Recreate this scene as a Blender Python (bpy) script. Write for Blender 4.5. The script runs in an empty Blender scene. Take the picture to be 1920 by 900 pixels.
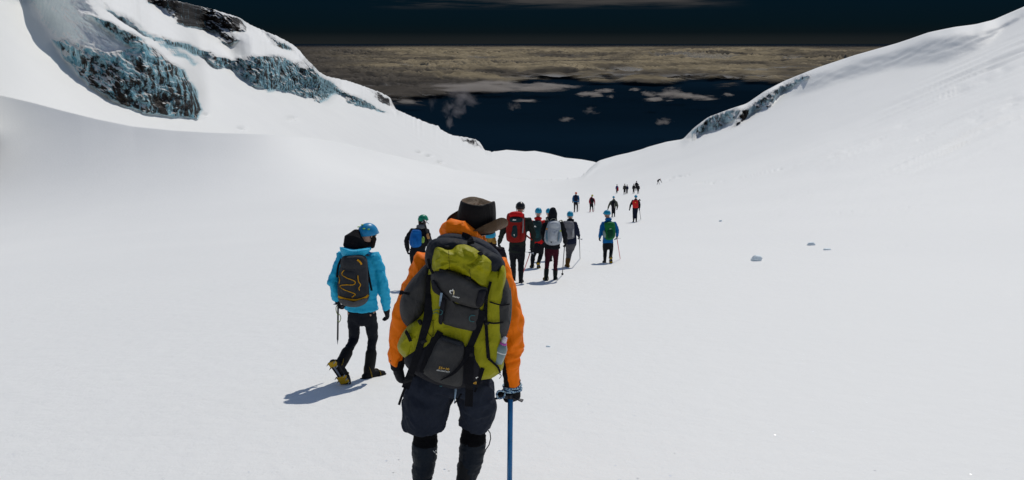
import bpy, math, random
import numpy as np
from mathutils import Vector, Matrix
from mathutils.bvhtree import BVHTree

random.seed(7)
scene = bpy.context.scene
COL = scene.collection
R_ = math.radians

# ------------------------------------------------------------------ camera
FPX = 1663.0                      # focal length in pixels of the 1920 px wide photograph
HOR = 370.0                       # rows between the level horizon and the picture centre
PITCH = math.atan(HOR / FPX)
SP, CP = math.sin(PITCH), math.cos(PITCH)
cam_d = bpy.data.cameras.new('camera')
cam_d.lens = 36.0 * FPX / 1920.0
cam_d.sensor_width = 36.0
cam_d.clip_start = 0.05
cam_d.clip_end = 400000.0
cam = bpy.data.objects.new('camera', cam_d)
COL.objects.link(cam)
cam.location = (0, 0, 0)
cam.rotation_euler = (math.pi / 2 - PITCH, 0, 0)
scene.camera = cam

# ------------------------------------------------------------------ light
SUN_AZ, SUN_EL = 23.0, 51.0       # degrees right of straight ahead, above the horizon
world = bpy.data.worlds.new("World")
scene.world = world
world.use_nodes = True
wt = world.node_tree
wt.nodes.clear()
def wn(t, **k):
    n = wt.nodes.new(t)
    for a, b in k.items(): setattr(n, a, b)
    return n
w_out = wn('ShaderNodeOutputWorld')
w_bg = wn('ShaderNodeBackground')
w_bg.inputs['Strength'].default_value = 0.095
w_sky = wn('ShaderNodeTexSky')
w_sky.sky_type = 'NISHITA'
w_sky.sun_disc = False
w_sky.sun_elevation = R_(SUN_EL)
w_sky.sun_rotation = R_(SUN_AZ)
w_sky.altitude = 2500
w_tc = wn('ShaderNodeTexCoord')
w_sep = wn('ShaderNodeSeparateXYZ')
wt.links.new(w_tc.outputs['Generated'], w_sep.inputs[0])
# the deep, dark air just above the horizon
w_ramp = wn('ShaderNodeValToRGB')
w_map = wn('ShaderNodeMapRange')
w_map.inputs['From Min'].default_value = -0.02
w_map.inputs['From Max'].default_value = 0.08
wt.links.new(w_sep.outputs['Z'], w_map.inputs['Value'])
wt.links.new(w_map.outputs[0], w_ramp.inputs['Fac'])
cr = w_ramp.color_ramp
K_ = 1 / 0.095
stops = [(0.0, (.008, .011, .012)), (0.20, (.012, .0145, .0155)), (0.25, (.0095, .0125, .0140)),
         (0.31, (.0034, .0072, .0095)), (0.40, (.0022, .0074, .0112)), (0.60, (.0018, .0080, .0140)), (1.0, (.001, .008, .015))]
while len(cr.elements) < len(stops): cr.elements.new(0.5)
for e, (p, c) in zip(cr.elements, stops):
    e.position = p
    e.color = (c[0] * K_, c[1] * K_, c[2] * K_, 1)
# thin high cloud drawn out along the sky
w_mapn = wn('ShaderNodeMapping')
w_mapn.inputs['Scale'].default_value = (5.0, 2.0, 85.0)
w_mapn.inputs['Location'].default_value = (0.3, 0.0, 0.0)
wt.links.new(w_tc.outputs['Generated'], w_mapn.inputs[0])
w_noise = wn('ShaderNodeTexNoise')
w_noise.inputs['Scale'].default_value = 1.0
w_noise.inputs['Detail'].default_value = 8
w_noise.inputs['Roughness'].default_value = 0.62
wt.links.new(w_mapn.outputs[0], w_noise.inputs['Vector'])
def wmath(op, a, b=None, clamp=False):
    n = wn('ShaderNodeMath', operation=op); n.use_clamp = clamp
    for i, v in enumerate((a, b)):
        if v is None: continue
        if isinstance(v, (int, float)): n.inputs[i].default_value = v
        else: wt.links.new(v, n.inputs[i])
    return n.outputs[0]
def wramp(v, a, b, c=0.0, d=1.0):
    n = wn('ShaderNodeMapRange'); n.interpolation_type = 'SMOOTHSTEP'
    n.inputs['From Min'].default_value = a; n.inputs['From Max'].default_value = b
    n.inputs['To Min'].default_value = c; n.inputs['To Max'].default_value = d
    wt.links.new(v, n.inputs['Value']); return n.outputs[0]
band = wmath('MULTIPLY', wramp(w_sep.outputs['Z'], 0.034, 0.043), wramp(w_sep.outputs['Z'], 0.09, 0.13, 1, 0))
side = wmath('MULTIPLY', wramp(w_sep.outputs['X'], -0.16, -0.12), wramp(w_sep.outputs['X'], 0.17, 0.26, 1, 0))
cl = wmath('MULTIPLY', wmath('MULTIPLY', wramp(w_noise.outputs[0], 0.40, 0.60), band), side)
cl = wmath('MULTIPLY', cl, 0.85)
w_mix = wn('ShaderNodeMixRGB')
wt.links.new(cl, w_mix.inputs['Fac'])
wt.links.new(w_ramp.outputs[0], w_mix.inputs['Color1'])
w_mix.inputs['Color2'].default_value = (.060 * K_, .056 * K_, .054 * K_, 1)
w_mix2 = wn('ShaderNodeMixRGB')
wt.links.new(wramp(w_sep.outputs['Z'], 0.11, 0.30), w_mix2.inputs['Fac'])
wt.links.new(w_mix.outputs[0], w_mix2.inputs['Color1'])
w_des = wn('ShaderNodeHueSaturation')
w_des.inputs['Saturation'].default_value = 0.9
wt.links.new(w_sky.outputs[0], w_des.inputs['Color'])
wt.links.new(w_des.outputs[0], w_mix2.inputs['Color2'])
wt.links.new(w_mix2.outputs[0], w_bg.inputs['Color'])
wt.links.new(w_bg.outputs[0], w_out.inputs[0])

sun_d = bpy.data.lights.new('sun', 'SUN')
sun_d.energy = 2.8
sun_d.angle = R_(0.53)
sun_d.color = (1.0, 0.950, 0.870)
sun = bpy.data.objects.new('sun', sun_d)
COL.objects.link(sun)
sdir = Vector((math.sin(R_(SUN_AZ)) * math.cos(R_(SUN_EL)), math.cos(R_(SUN_AZ)) * math.cos(R_(SUN_EL)), math.sin(R_(SUN_EL))))
sun.rotation_euler = (-sdir).to_track_quat('-Z', 'Y').to_euler()
scene.view_settings.view_transform = 'Standard'
scene.view_settings.look = 'None'
scene.view_settings.exposure = 0.0
scene.view_settings.gamma = 1.0
scene.cycles.max_bounces = 6
scene.cycles.diffuse_bounces = 3
scene.cycles.transparent_max_bounces = 12
scene.cycles.volume_step_rate = 2.0
scene.cycles.volume_max_steps = 96

# ------------------------------------------------------------------ noise
def _hash(ix, iy, iz, seed):
    h = (ix.astype(np.int64) * 374761393 + iy.astype(np.int64) * 668265263 + iz.astype(np.int64) * 2147483647 + seed * 974634777) & 0xffffffff
    h = ((h ^ (h >> 13)) * 1274126177) & 0xffffffff
    h = h ^ (h >> 16)
    return h
def perlin(x, y, z=0.0, seed=0):
    x, y, z = np.broadcast_arrays(np.asarray(x, float), np.asarray(y, float), np.asarray(z, float))
    x0, y0, z0 = np.floor(x), np.floor(y), np.floor(z)
    fx, fy, fz = x - x0, y - y0, z - z0
    u, v, w = [f * f * f * (f * (f * 6 - 15) + 10) for f in (fx, fy, fz)]
    out = 0.0
    for dx in (0, 1):
        for dy in (0, 1):
            for dz in (0, 1):
                h = _hash(x0 + dx, y0 + dy, z0 + dz, seed)
                gx = ((h & 1023) / 511.5 - 1); gy = (((h >> 10) & 1023) / 511.5 - 1); gz = (((h >> 20) & 1023) / 511.5 - 1)
                d = gx * (fx - dx) + gy * (fy - dy) + gz * (fz - dz)
                out = out + d * (u if dx else 1 - u) * (v if dy else 1 - v) * (w if dz else 1 - w)
    return out * 1.2
def fbm(x, y, z=0.0, octv=4, gain=.5, seed=0):
    a, s, t = 1.0, 0.0, 0.0
    f = 1.0
    for o in range(octv):
        s = s + a * perlin(np.asarray(x) * f, np.asarray(y) * f, np.asarray(z) * f, seed + o)
        t += a; a *= gain; f *= 2.03
    return s / t
def ridged(x, y, z=0.0, octv=4, gain=.5, seed=0):
    a, s, t = 1.0, 0.0, 0.0
    f = 1.0
    for o in range(octv):
        s = s + a * (1 - 2.2 * np.abs(perlin(np.asarray(x) * f, np.asarray(y) * f, np.asarray(z) * f, seed + o)))
        t += a; a *= gain; f *= 2.07
    return s / t
def sstep(x, a, b):
    t = np.clip((x - a) / (b - a), 0, 1)
    return t * t * (3 - 2 * t)

# ------------------------------------------------------------------ sight lines
def raydir(px, py):
    u = (px - 960.0) / FPX
    v = (450.0 - py) / FPX
    return u, CP + v * SP, -SP + v * CP
def AK(px, py):                    # bearing and slope of a sight line
    x, y, z = raydir(np.asarray(px, float), np.asarray(py, float))
    return np.arctan2(x, y), z / np.hypot(x, y)
def to_px(a, k):
    x, y, z = np.sin(a), np.cos(a), k
    d = y * CP - z * SP
    v = y * SP + z * CP
    d = np.where(d > 0.05, d, 0.05)
    return 960 + FPX * x / d, 450 - FPX * v / d
def W(px, py, Y):                  # where a sight line meets the upright plane at distance Y
    x, y, z = raydir(px, py)
    return Vector((x * Y / y, Y, z * Y / y))
def back_px(co):
    d = co[..., 1] * CP - co[..., 2] * SP
    return 960 + FPX * co[..., 0] / d, 450 - FPX * (co[..., 1] * SP + co[..., 2] * CP) / d

# ------------------------------------------------------------------ object helpers
def tag(o, label=None, cat=None, group=None, kind=None):
    if label: o['label'] = label
    if cat: o['category'] = cat
    if group: o['group'] = group
    if kind: o['kind'] = kind
    return o
def empty(name, loc, label=None, cat=None, group=None):
    o = bpy.data.objects.new(name, None)
    o.empty_display_size = 0.2
    COL.objects.link(o)
    o.location = loc
    return tag(o, label, cat, group)
def org(parent):                   # world origin of a chain of unrotated parents
    v = Vector((0, 0, 0))
    while parent is not None:
        v += Vector(parent.location); parent = parent.parent
    return v
def mesh_obj(name, co, faces, mats, parent=None, loc=None, smooth=True, midx=None):
    """co in world coordinates; vertices are stored relative to the object's own origin"""
    co = np.asarray(co, float)
    o0 = org(parent) if loc is None else Vector(loc)
    me = bpy.data.meshes.new(name)
    c = co - np.array(o0)
    if isinstance(faces, np.ndarray) and faces.ndim == 2:
        n, k = faces.shape
        me.vertices.add(len(c)); me.vertices.foreach_set('co', c.astype(np.float32).ravel())
        me.loops.add(n * k); me.loops.foreach_set('vertex_index', faces.astype(np.int32).ravel())
        me.polygons.add(n); me.polygons.foreach_set('loop_start', np.arange(0, n * k, k, dtype=np.int32))
        me.update(calc_edges=True)
    else:
        me.from_pydata([tuple(v) for v in c], [], [tuple(int(i) for i in f) for f in faces])
    if not isinstance(mats, (list, tuple)): mats = [mats]
    for m in mats: me.materials.append(m)
    if midx is not None: me.polygons.foreach_set('material_index', np.asarray(midx, dtype=np.int32))
    me.polygons.foreach_set('use_smooth', np.full(len(me.polygons), bool(smooth)))
    me.update()
    o = bpy.data.objects.new(name, me)
    COL.objects.link(o)
    if parent is not None: o.parent = parent
    if loc is not None: o.location = loc
    return o
def set_attr(o, name, arr):
    at = o.data.attributes.new(name, 'FLOAT', 'POINT')
    at.data.foreach_set('value', np.asarray(arr, dtype=np.float32).ravel())
def grid_faces(nr, nc, wrap=False):
    i = np.arange(nr - 1)[:, None]; j = np.arange(nc if wrap else nc - 1)[None, :]
    j2 = (j + 1) % nc
    return np.stack([i * nc + j, i * nc + j2, (i + 1) * nc + j2, (i + 1) * nc + j], -1).reshape(-1, 4)

class MB:                          # collects raw pieces for one mesh
    def __init__(s): s.v = []; s.f = []; s.n = 0
    def add(s, v, f):
        v = [tuple(q) for q in v]
        s.v += v; s.f += [tuple(i + s.n for i in q) for q in f]; s.n += len(v)
    def tube(s, pts, rad, n=12, cap=(1, 1), ref=(0, 1, 0), e=2.0):
        """tapered tube; rad entries r or (ra, rb): ra sideways, rb along ref; e>2 squares the section"""
        P = [Vector(p) for p in pts]
        Rr = [(r, r) if isinstance(r, (int, float)) else r for r in rad]
        T = []
        for i in range(len(P)):
            t = (P[min(i + 1, len(P) - 1)] - P[max(i - 1, 0)])
            T.append(t.normalized() if t.length > 1e-9 else Vector((0, 0, 1)))
        if cap[0]:
            k = min(Rr[0]); q = P[0]; t = T[0]
            P[0:0] = [q - t * k * .92 * cap[0], q - t * k * .6 * cap[0]]
            Rr[0:0] = [(Rr[0][0] * .35, Rr[0][1] * .35), (Rr[0][0] * .8, Rr[0][1] * .8)]; T[0:0] = [t, t]
        if cap[1]:
            k = min(Rr[-1]); q = P[-1]; t = T[-1]; r = Rr[-1]
            P += [q + t * k * .6 * cap[1], q + t * k * .92 * cap[1]]
            Rr += [(r[0] * .8, r[1] * .8), (r[0] * .35, r[1] * .35)]; T += [t, t]
        ref = Vector(ref)
        V = []
        for p, (ra, rb), t in zip(P, Rr, T):
            rf = ref if abs(t.dot(ref.normalized())) < .93 else Vector((0, 0, 1)) if abs(t.z) < .9 else Vector((1, 0, 0))
            a = t.cross(rf).normalized(); b = a.cross(t).normalized()
            for k in range(n):
                an = 2 * math.pi * k / n
                c, q = math.cos(an), math.sin(an)
                if e != 2.0:
                    c = math.copysign(abs(c) ** (2 / e), c); q = math.copysign(abs(q) ** (2 / e), q)
                V.append(p + a * (ra * c) + b * (rb * q))
        m = len(P); Fc = []
        for i in range(m - 1):
            for k in range(n):
                Fc.append((i * n + k, i * n + (k + 1) % n, (i + 1) * n + (k + 1) % n, (i + 1) * n + k))
        Fc.append(tuple(range(n - 1, -1, -1))); Fc.append(tuple((m - 1) * n + k for k in range(n)))
        s.add(V, Fc); return s
    def box(s, c, size, M=None):
        c = Vector(c); hx, hy, hz = [q / 2 for q in size]
        V = [Vector((x, y, z)) for x in (-hx, hx) for y in (-hy, hy) for z in (-hz, hz)]
        if M is not None: V = [M @ v for v in V]
        s.add([v + c for v in V], [(0, 1, 3, 2), (4, 6, 7, 5), (0, 4, 5, 1), (2, 3, 7, 6), (0, 2, 6, 4), (1, 5, 7, 3)]); return s
    def ribbon(s, pts, w, th=.003, ref=(0, -1, 0)):
        P = [Vector(p) for p in pts]; n = len(P); V = []
        ref = Vector(ref)
        for i, p in enumerate(P):
            t = (P[min(i + 1, n - 1)] - P[max(i - 1, 0)]).normalized()
            a = t.cross(ref).normalized() if t.cross(ref).length > 1e-4 else Vector((1, 0, 0))
            ww = w[i] if isinstance(w, (list, tuple)) else w
            V += [p - a * ww / 2, p + a * ww / 2, p + a * ww / 2 + ref * th, p - a * ww / 2 + ref * th]
        F = []
        for i in range(n - 1):
            for k in range(4):
                F.append((i * 4 + k, i * 4 + (k + 1) % 4, i * 4 + 4 + (k + 1) % 4, i * 4 + 4 + k))
        F += [(3, 2, 1, 0), tuple((n - 1) * 4 + k for k in range(4))]
        s.add(V, F); return s
    def ball(s, c, r, nu=12, nv=8):
        c = Vector(c); rx, ry, rz = (r, r, r) if isinstance(r, (int, float)) else r
        V = [c + Vector((0, 0, -rz))]
        for i in range(1, nv):
            a = -math.pi / 2 + math.pi * i / nv
            for k in range(nu):
                b = 2 * math.pi * k / nu
                V.append(c + Vector((rx * math.cos(a) * math.cos(b), ry * math.cos(a) * math.sin(b), rz * math.sin(a))))
        V.append(c + Vector((0, 0, rz))); L = len(V) - 1
        F = [(0, 1 + (k + 1) % nu, 1 + k) for k in range(nu)]
        for i in range(nv - 2):
            for k in range(nu):
                F.append((1 + i * nu + k, 1 + i * nu + (k + 1) % nu, 1 + (i + 1) * nu + (k + 1) % nu, 1 + (i + 1) * nu + k))
        F += [(L, 1 + (nv - 2) * nu + k, 1 + (nv - 2) * nu + (k + 1) % nu) for k in range(nu)]
        s.add(V, F); return s
    def make(s, name, mat, parent=None, loc=None, smooth=True):
        return mesh_obj(name, s.v, s.f, mat, parent, loc, smooth)

def fuse(mb, vox, it=4):
    """one continuous skin over overlapping pieces"""
    me = bpy.data.meshes.new('tmp'); me.from_pydata(mb.v, [], mb.f); me.update()
    o = bpy.data.objects.new('tmp', me); COL.objects.link(o)
    m = o.modifiers.new('r', 'REMESH'); m.mode = 'VOXEL'; m.voxel_size = vox
    if it:
        q = o.modifiers.new('s', 'SMOOTH'); q.factor = .5; q.iterations = it
    dg = bpy.context.evaluated_depsgraph_get()
    ev = o.evaluated_get(dg); m2 = bpy.data.meshes.new_from_object(ev)
    n = len(m2.vertices); co = np.empty(n * 3); m2.vertices.foreach_get('co', co)
    no = np.empty(n * 3); m2.vertices.foreach_get('normal', no)
    k = len(m2.polygons)
    lt = np.empty(k, int); m2.polygons.foreach_get('loop_total', lt)
    vi = np.empty(len(m2.loops), int); m2.loops.foreach_get('vertex_index', vi)
    if (lt == 4).all(): fc = vi.reshape(-1, 4)
    else:
        st = np.concatenate([[0], np.cumsum(lt)]); fc = [vi[st[i]:st[i + 1]] for i in range(k)]
    bpy.data.objects.remove(o); bpy.data.meshes.remove(me); bpy.data.meshes.remove(m2)
    return co.reshape(-1, 3), no.reshape(-1, 3), fc
def wrinkle(co, no, amp, wl, seed=0, stretch=(1, 1, 1)):
    """cloth folds: soft swell plus sharper creases"""
    if amp <= 0: return co
    x, y, z = [co[:, i] / wl / stretch[i] for i in range(3)]
    x, z = x + .45 * z, z - .35 * x
    wx = perlin(x * .5, y * .5, z * .5, seed + 31) * 1.3
    lo = fbm(x * .45 + wx, y * .45, z * .45, 2, seed=seed)
    cr1 = np.clip(ridged(x * .6 + wx, y * .6 - wx, z * .6, 2, .45, seed=seed + 9), -.2, 1) ** 2
    cr2 = -np.clip(1 - 6 * np.abs(perlin(x * .8 - wx, y * .8, z * .8 + wx, seed + 17)), 0, 1)
    d = .9 * lo + .55 * (cr1 - .35) + .22 * cr2
    return co + no * (amp * d)[:, None]
def skin(name, mb, vox, mat, parent=None, loc=None, it=4, amp=0, wl=.1, seed=0, stretch=(1, 1, 1), region=None):
    co, no, fc = fuse(mb, vox, it)
    if amp: co = wrinkle(co, no, amp, wl, seed, stretch)
    midx = None
    if region is not None and isinstance(fc, np.ndarray):
        midx = region(co[fc].mean(1))
    return mesh_obj(name, co, fc, mat, parent, loc, True, midx)

# ------------------------------------------------------------------ materials
def new_mat(name):
    m = bpy.data.materials.new(name); m.use_nodes = True
    nt = m.node_tree; nt.nodes.clear()
    return m, nt
def nd(nt, t, ins=None, **k):
    n = nt.nodes.new(t)
    for a, b in k.items(): setattr(n, a, b)
    for a, b in (ins or {}).items():
        if isinstance(b, bpy.types.NodeSocket): nt.links.new(b, n.inputs[a])
        else: n.inputs[a].default_value = b
    return n
def c4(c): return (c[0], c[1], c[2], 1)
MATS = {}
def cloth(name, col, rough=.8, vary=.18, bump=.25, scale=45, sheen=.0, spec=.07):
    """woven fabric: base colour with uneven wear and a fine weave bump"""
    if name in MATS: return MATS[name]
    m, nt = new_mat(name)
    tc = nd(nt, 'ShaderNodeTexCoord')
    n1 = nd(nt, 'ShaderNodeTexNoise', {'Vector': tc.outputs['Object'], 'Scale': 9.0, 'Detail': 5.0, 'Roughness': .6})
    n2 = nd(nt, 'ShaderNodeTexNoise', {'Vector': tc.outputs['Object'], 'Scale': scale * 6, 'Detail': 2.0})
    mr = nd(nt, 'ShaderNodeMapRange', {'Value': n1.outputs[0], 'From Min': .3, 'From Max': .7, 'To Min': 1 - vary, 'To Max': 1 + vary})
    mx = nd(nt, 'ShaderNodeVectorMath', {0: col[:3], 'Scale': mr.outputs[0]}, operation='SCALE')
    n3 = nd(nt, 'ShaderNodeTexNoise', {'Vector': tc.outputs['Object'], 'Scale': scale, 'Detail': 3.0})
    ad = nd(nt, 'ShaderNodeMath', {0: n3.outputs[0], 1: n2.outputs[0]}, operation='ADD')
    mpc = nd(nt, 'ShaderNodeMapping', {'Vector': tc.outputs['Object'], 'Rotation': (0, .5, .3), 'Scale': (1, 1, .55)})
    nc = nd(nt, 'ShaderNodeTexNoise', {'Vector': mpc.outputs[0], 'Scale': 11.0, 'Detail': 4.0, 'Roughness': .5, 'Distortion': 1.1})
    b0 = nd(nt, 'ShaderNodeBump', {'Strength': .75, 'Distance': .022, 'Height': nc.outputs[0]})
    bp = nd(nt, 'ShaderNodeBump', {'Strength': bump, 'Distance': .006, 'Height': ad.outputs[0], 'Normal': b0.outputs[0]})
    b = nd(nt, 'ShaderNodeBsdfPrincipled', {'Base Color': mx.outputs[0], 'Roughness': rough, 'Normal': bp.outputs[0],
                                             'Sheen Weight': sheen, 'Specular IOR Level': spec})
    o = nd(nt, 'ShaderNodeOutputMaterial', {'Surface': b.outputs[0]})
    MATS[name] = m
    return m
def hard(name, col, rough=.4, metal=0.0, spec=.25, vary=.1):
    if name in MATS: return MATS[name]
    m, nt = new_mat(name)
    tc = nd(nt, 'ShaderNodeTexCoord')
    n1 = nd(nt, 'ShaderNodeTexNoise', {'Vector': tc.outputs['Object'], 'Scale': 30.0, 'Detail': 4.0})
    mr = nd(nt, 'ShaderNodeMapRange', {'Value': n1.outputs[0], 'From Min': .3, 'From Max': .7, 'To Min': 1 - vary, 'To Max': 1 + vary})
    mx = nd(nt, 'ShaderNodeVectorMath', {0: col[:3], 'Scale': mr.outputs[0]}, operation='SCALE')
    rr = nd(nt, 'ShaderNodeMapRange', {'Value': n1.outputs[0], 'To Min': rough - .1, 'To Max': rough + .15})
    b = nd(nt, 'ShaderNodeBsdfPrincipled', {'Base Color': mx.outputs[0], 'Roughness': rr.outputs[0], 'Metallic': metal, 'Specular IOR Level': spec})
    nd(nt, 'ShaderNodeOutputMaterial', {'Surface': b.outputs[0]})
    MATS[name] = m
    return m

def snow_nodes(nt, tc):
    """snow colour, bump and sparse crystal glints"""
    big = nd(nt, 'ShaderNodeTexNoise', {'Vector': tc.outputs['Object'], 'Scale': .05, 'Detail': 5.0, 'Roughness': .55})
    fine = nd(nt, 'ShaderNodeTexNoise', {'Vector': tc.outputs['Object'], 'Scale': 3.2, 'Detail': 8.0, 'Roughness': .62})
    grain = nd(nt, 'ShaderNodeTexNoise', {'Vector': tc.outputs['Object'], 'Scale': 55.0, 'Detail': 3.0, 'Roughness': .7})
    col = nd(nt, 'ShaderNodeMixRGB', {'Fac': big.outputs[0], 'Color1': (.738, .745, .732, 1), 'Color2': (.81, .815, .792, 1)})
    h = nd(nt, 'ShaderNodeMath', {0: fine.outputs[0], 1: .07}, operation='MULTIPLY')
    h2 = nd(nt, 'ShaderNodeMath', {0: grain.outputs[0], 1: .008, 2: h.outputs[0]}, operation='MULTIPLY_ADD')
    bp = nd(nt, 'ShaderNodeBump', {'Strength': .33, 'Distance': 1.0, 'Height': h2.outputs[0]})
    vo = nd(nt, 'ShaderNodeTexVoronoi', {'Vector': tc.outputs['Object'], 'Scale': 8.5})
    sc = nd(nt, 'ShaderNodeSeparateColor', {0: vo.outputs['Color']})
    a = nd(nt, 'ShaderNodeMath', {0: vo.outputs['Distance'], 1: .070}, operation='LESS_THAN')
    b = nd(nt, 'ShaderNodeMath', {0: sc.outputs[0], 1: .30}, operation='LESS_THAN')
    gl = nd(nt, 'ShaderNodeMath', {0: a.outputs[0], 1: b.outputs[0]}, operation='MULTIPLY')
    of = nd(nt, 'ShaderNodeVectorMath', {0: vo.outputs['Color'], 1: (.5, .55, .5)}, operation='SUBTRACT')
    of2 = nd(nt, 'ShaderNodeVectorMath', {0: of.outputs[0], 'Scale': .5}, operation='SCALE')
    ge = nd(nt, 'ShaderNodeNewGeometry')
    nn = nd(nt, 'ShaderNodeVectorMath', {0: ge.outputs['Normal'], 1: of2.outputs[0]}, operation='ADD')
    nz = nd(nt, 'ShaderNodeVectorMath', {0: nn.outputs[0]}, operation='NORMALIZE')
    return col, bp, gl.outputs[0], nz.outputs[0]
# ------------------------------------------------------------------ terrain
EYE = 1.86
def gauss_smooth(a, s):
    r = int(s * 3); k = np.exp(-.5 * (np.arange(-r, r + 1) / s) ** 2); k /= k.sum()
    return np.convolve(np.pad(a, r, 'edge'), k, 'valid')
CREST = [(-700, 60, 230), (-400, 100, 210), (-100, 160, 182), (0, 178, 172), (60, 192, 163), (120, 208, 156), (185, 224, 150), (250, 237, 144), (330, 245, 139), (400, 249, 136),
         (500, 252, 134), (580, 258, 136), (640, 268, 145), (720, 288, 165), (800, 305, 190), (850, 318, 212), (950, 332, 245), (1050, 343, 265), (1084, 340, 270),
         (1093, 331, 270), (1105, 316, 270), (1122, 302, 270), (1155, 292, 270), (1178, 287, 270), (1204, 280, 270), (1214, 276, 270), (1250, 266, 266), (1281, 261, 262),
         (1300, 240, 260), (1328, 219, 258), (1372, 203, 254), (1400, 194, 252), (1432, 172, 250), (1470, 152, 246), (1530, 128, 240), (1600, 104, 230), (1680, 81, 220),
         (1740, 60, 212), (1790, 50, 206), (1830, 45, 202), (1862, 37, 198), (1920, 12, 190), (2000, -20, 185), (2300, -120, 170), (2700, -200, 160)]
_cp = np.array(CREST, float)
_ca, _ck = AK(_cp[:, 0], _cp[:, 1])
ATAB = np.linspace(R_(-180), R_(180), 7201)
_kt = np.interp(ATAB, _ca, _ck); _rt = np.interp(ATAB, _ca, _cp[:, 2])
_kt = gauss_smooth(_kt, 2.0)
_rt = gauss_smooth(_rt, 60)
# behind the photographer the slope goes on rising gently
_back = sstep(np.abs(ATAB), R_(60), R_(120))
def Gc(R): return np.interp(np.log(R), np.log([1, 30, 70, 155, 270, 400]), [-.182, -.183, -.177, -.174, -.152, -.14])
_d = _kt + EYE / _rt - Gc(_rt)
_ds = gauss_smooth(_d, 70); _dr = _d - _ds
def Kg(a, R):
    rc = np.interp(a, ATAB, _rt); w = np.clip(R / rc, 0, 1.02)
    k = -EYE / R + Gc(R) + np.interp(a, ATAB, _ds) * w ** (1 + 3.2 * sstep(-a, 0.0, .3)) + np.interp(a, ATAB, _dr) * w ** 14
    g = -EYE / R - .18 * np.cos(a) + .02
    b = np.interp(a, ATAB, _back)
    return k * (1 - b) + g * b
def gz(x, y):
    R = np.hypot(x, y); a = np.arctan2(x, y)
    return Kg(a, R) * R
def hit(px, py):
    """where a sight line meets the snow"""
    x, y, z = raydir(px, py); a = math.atan2(x, y); k = z / math.hypot(x, y)
    lo, hi = 1.0, float(np.interp(a, ATAB, _rt)) - .5
    for _ in range(50):
        m = (lo + hi) / 2
        if Kg(a, m) < k: lo = m
        else: hi = m
    return Vector((math.sin(a) * lo, math.cos(a) * lo, float(Kg(a, lo)) * lo))

def poly_sd(poly, X, Y):
    """signed distance in picture rows, positive inside"""
    P = np.array(poly, float); n = len(P)
    d = np.full(X.shape, 1e9); ins = np.zeros(X.shape, bool)
    for i in range(n):
        a = P[i]; b = P[(i + 1) % n]; e = b - a
        t = np.clip(((X - a[0]) * e[0] + (Y - a[1]) * e[1]) / (e @ e), 0, 1)
        d = np.minimum(d, np.hypot(X - a[0] - t * e[0], Y - a[1] - t * e[1]))
        c = ((a[1] > Y) != (b[1] > Y)) & (X < (b[0] - a[0]) * (Y - a[1]) / ((b[1] - a[1]) if b[1] != a[1] else 1e-9) + a[0])
        ins ^= c
    return np.where(ins, d, -d)

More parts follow.
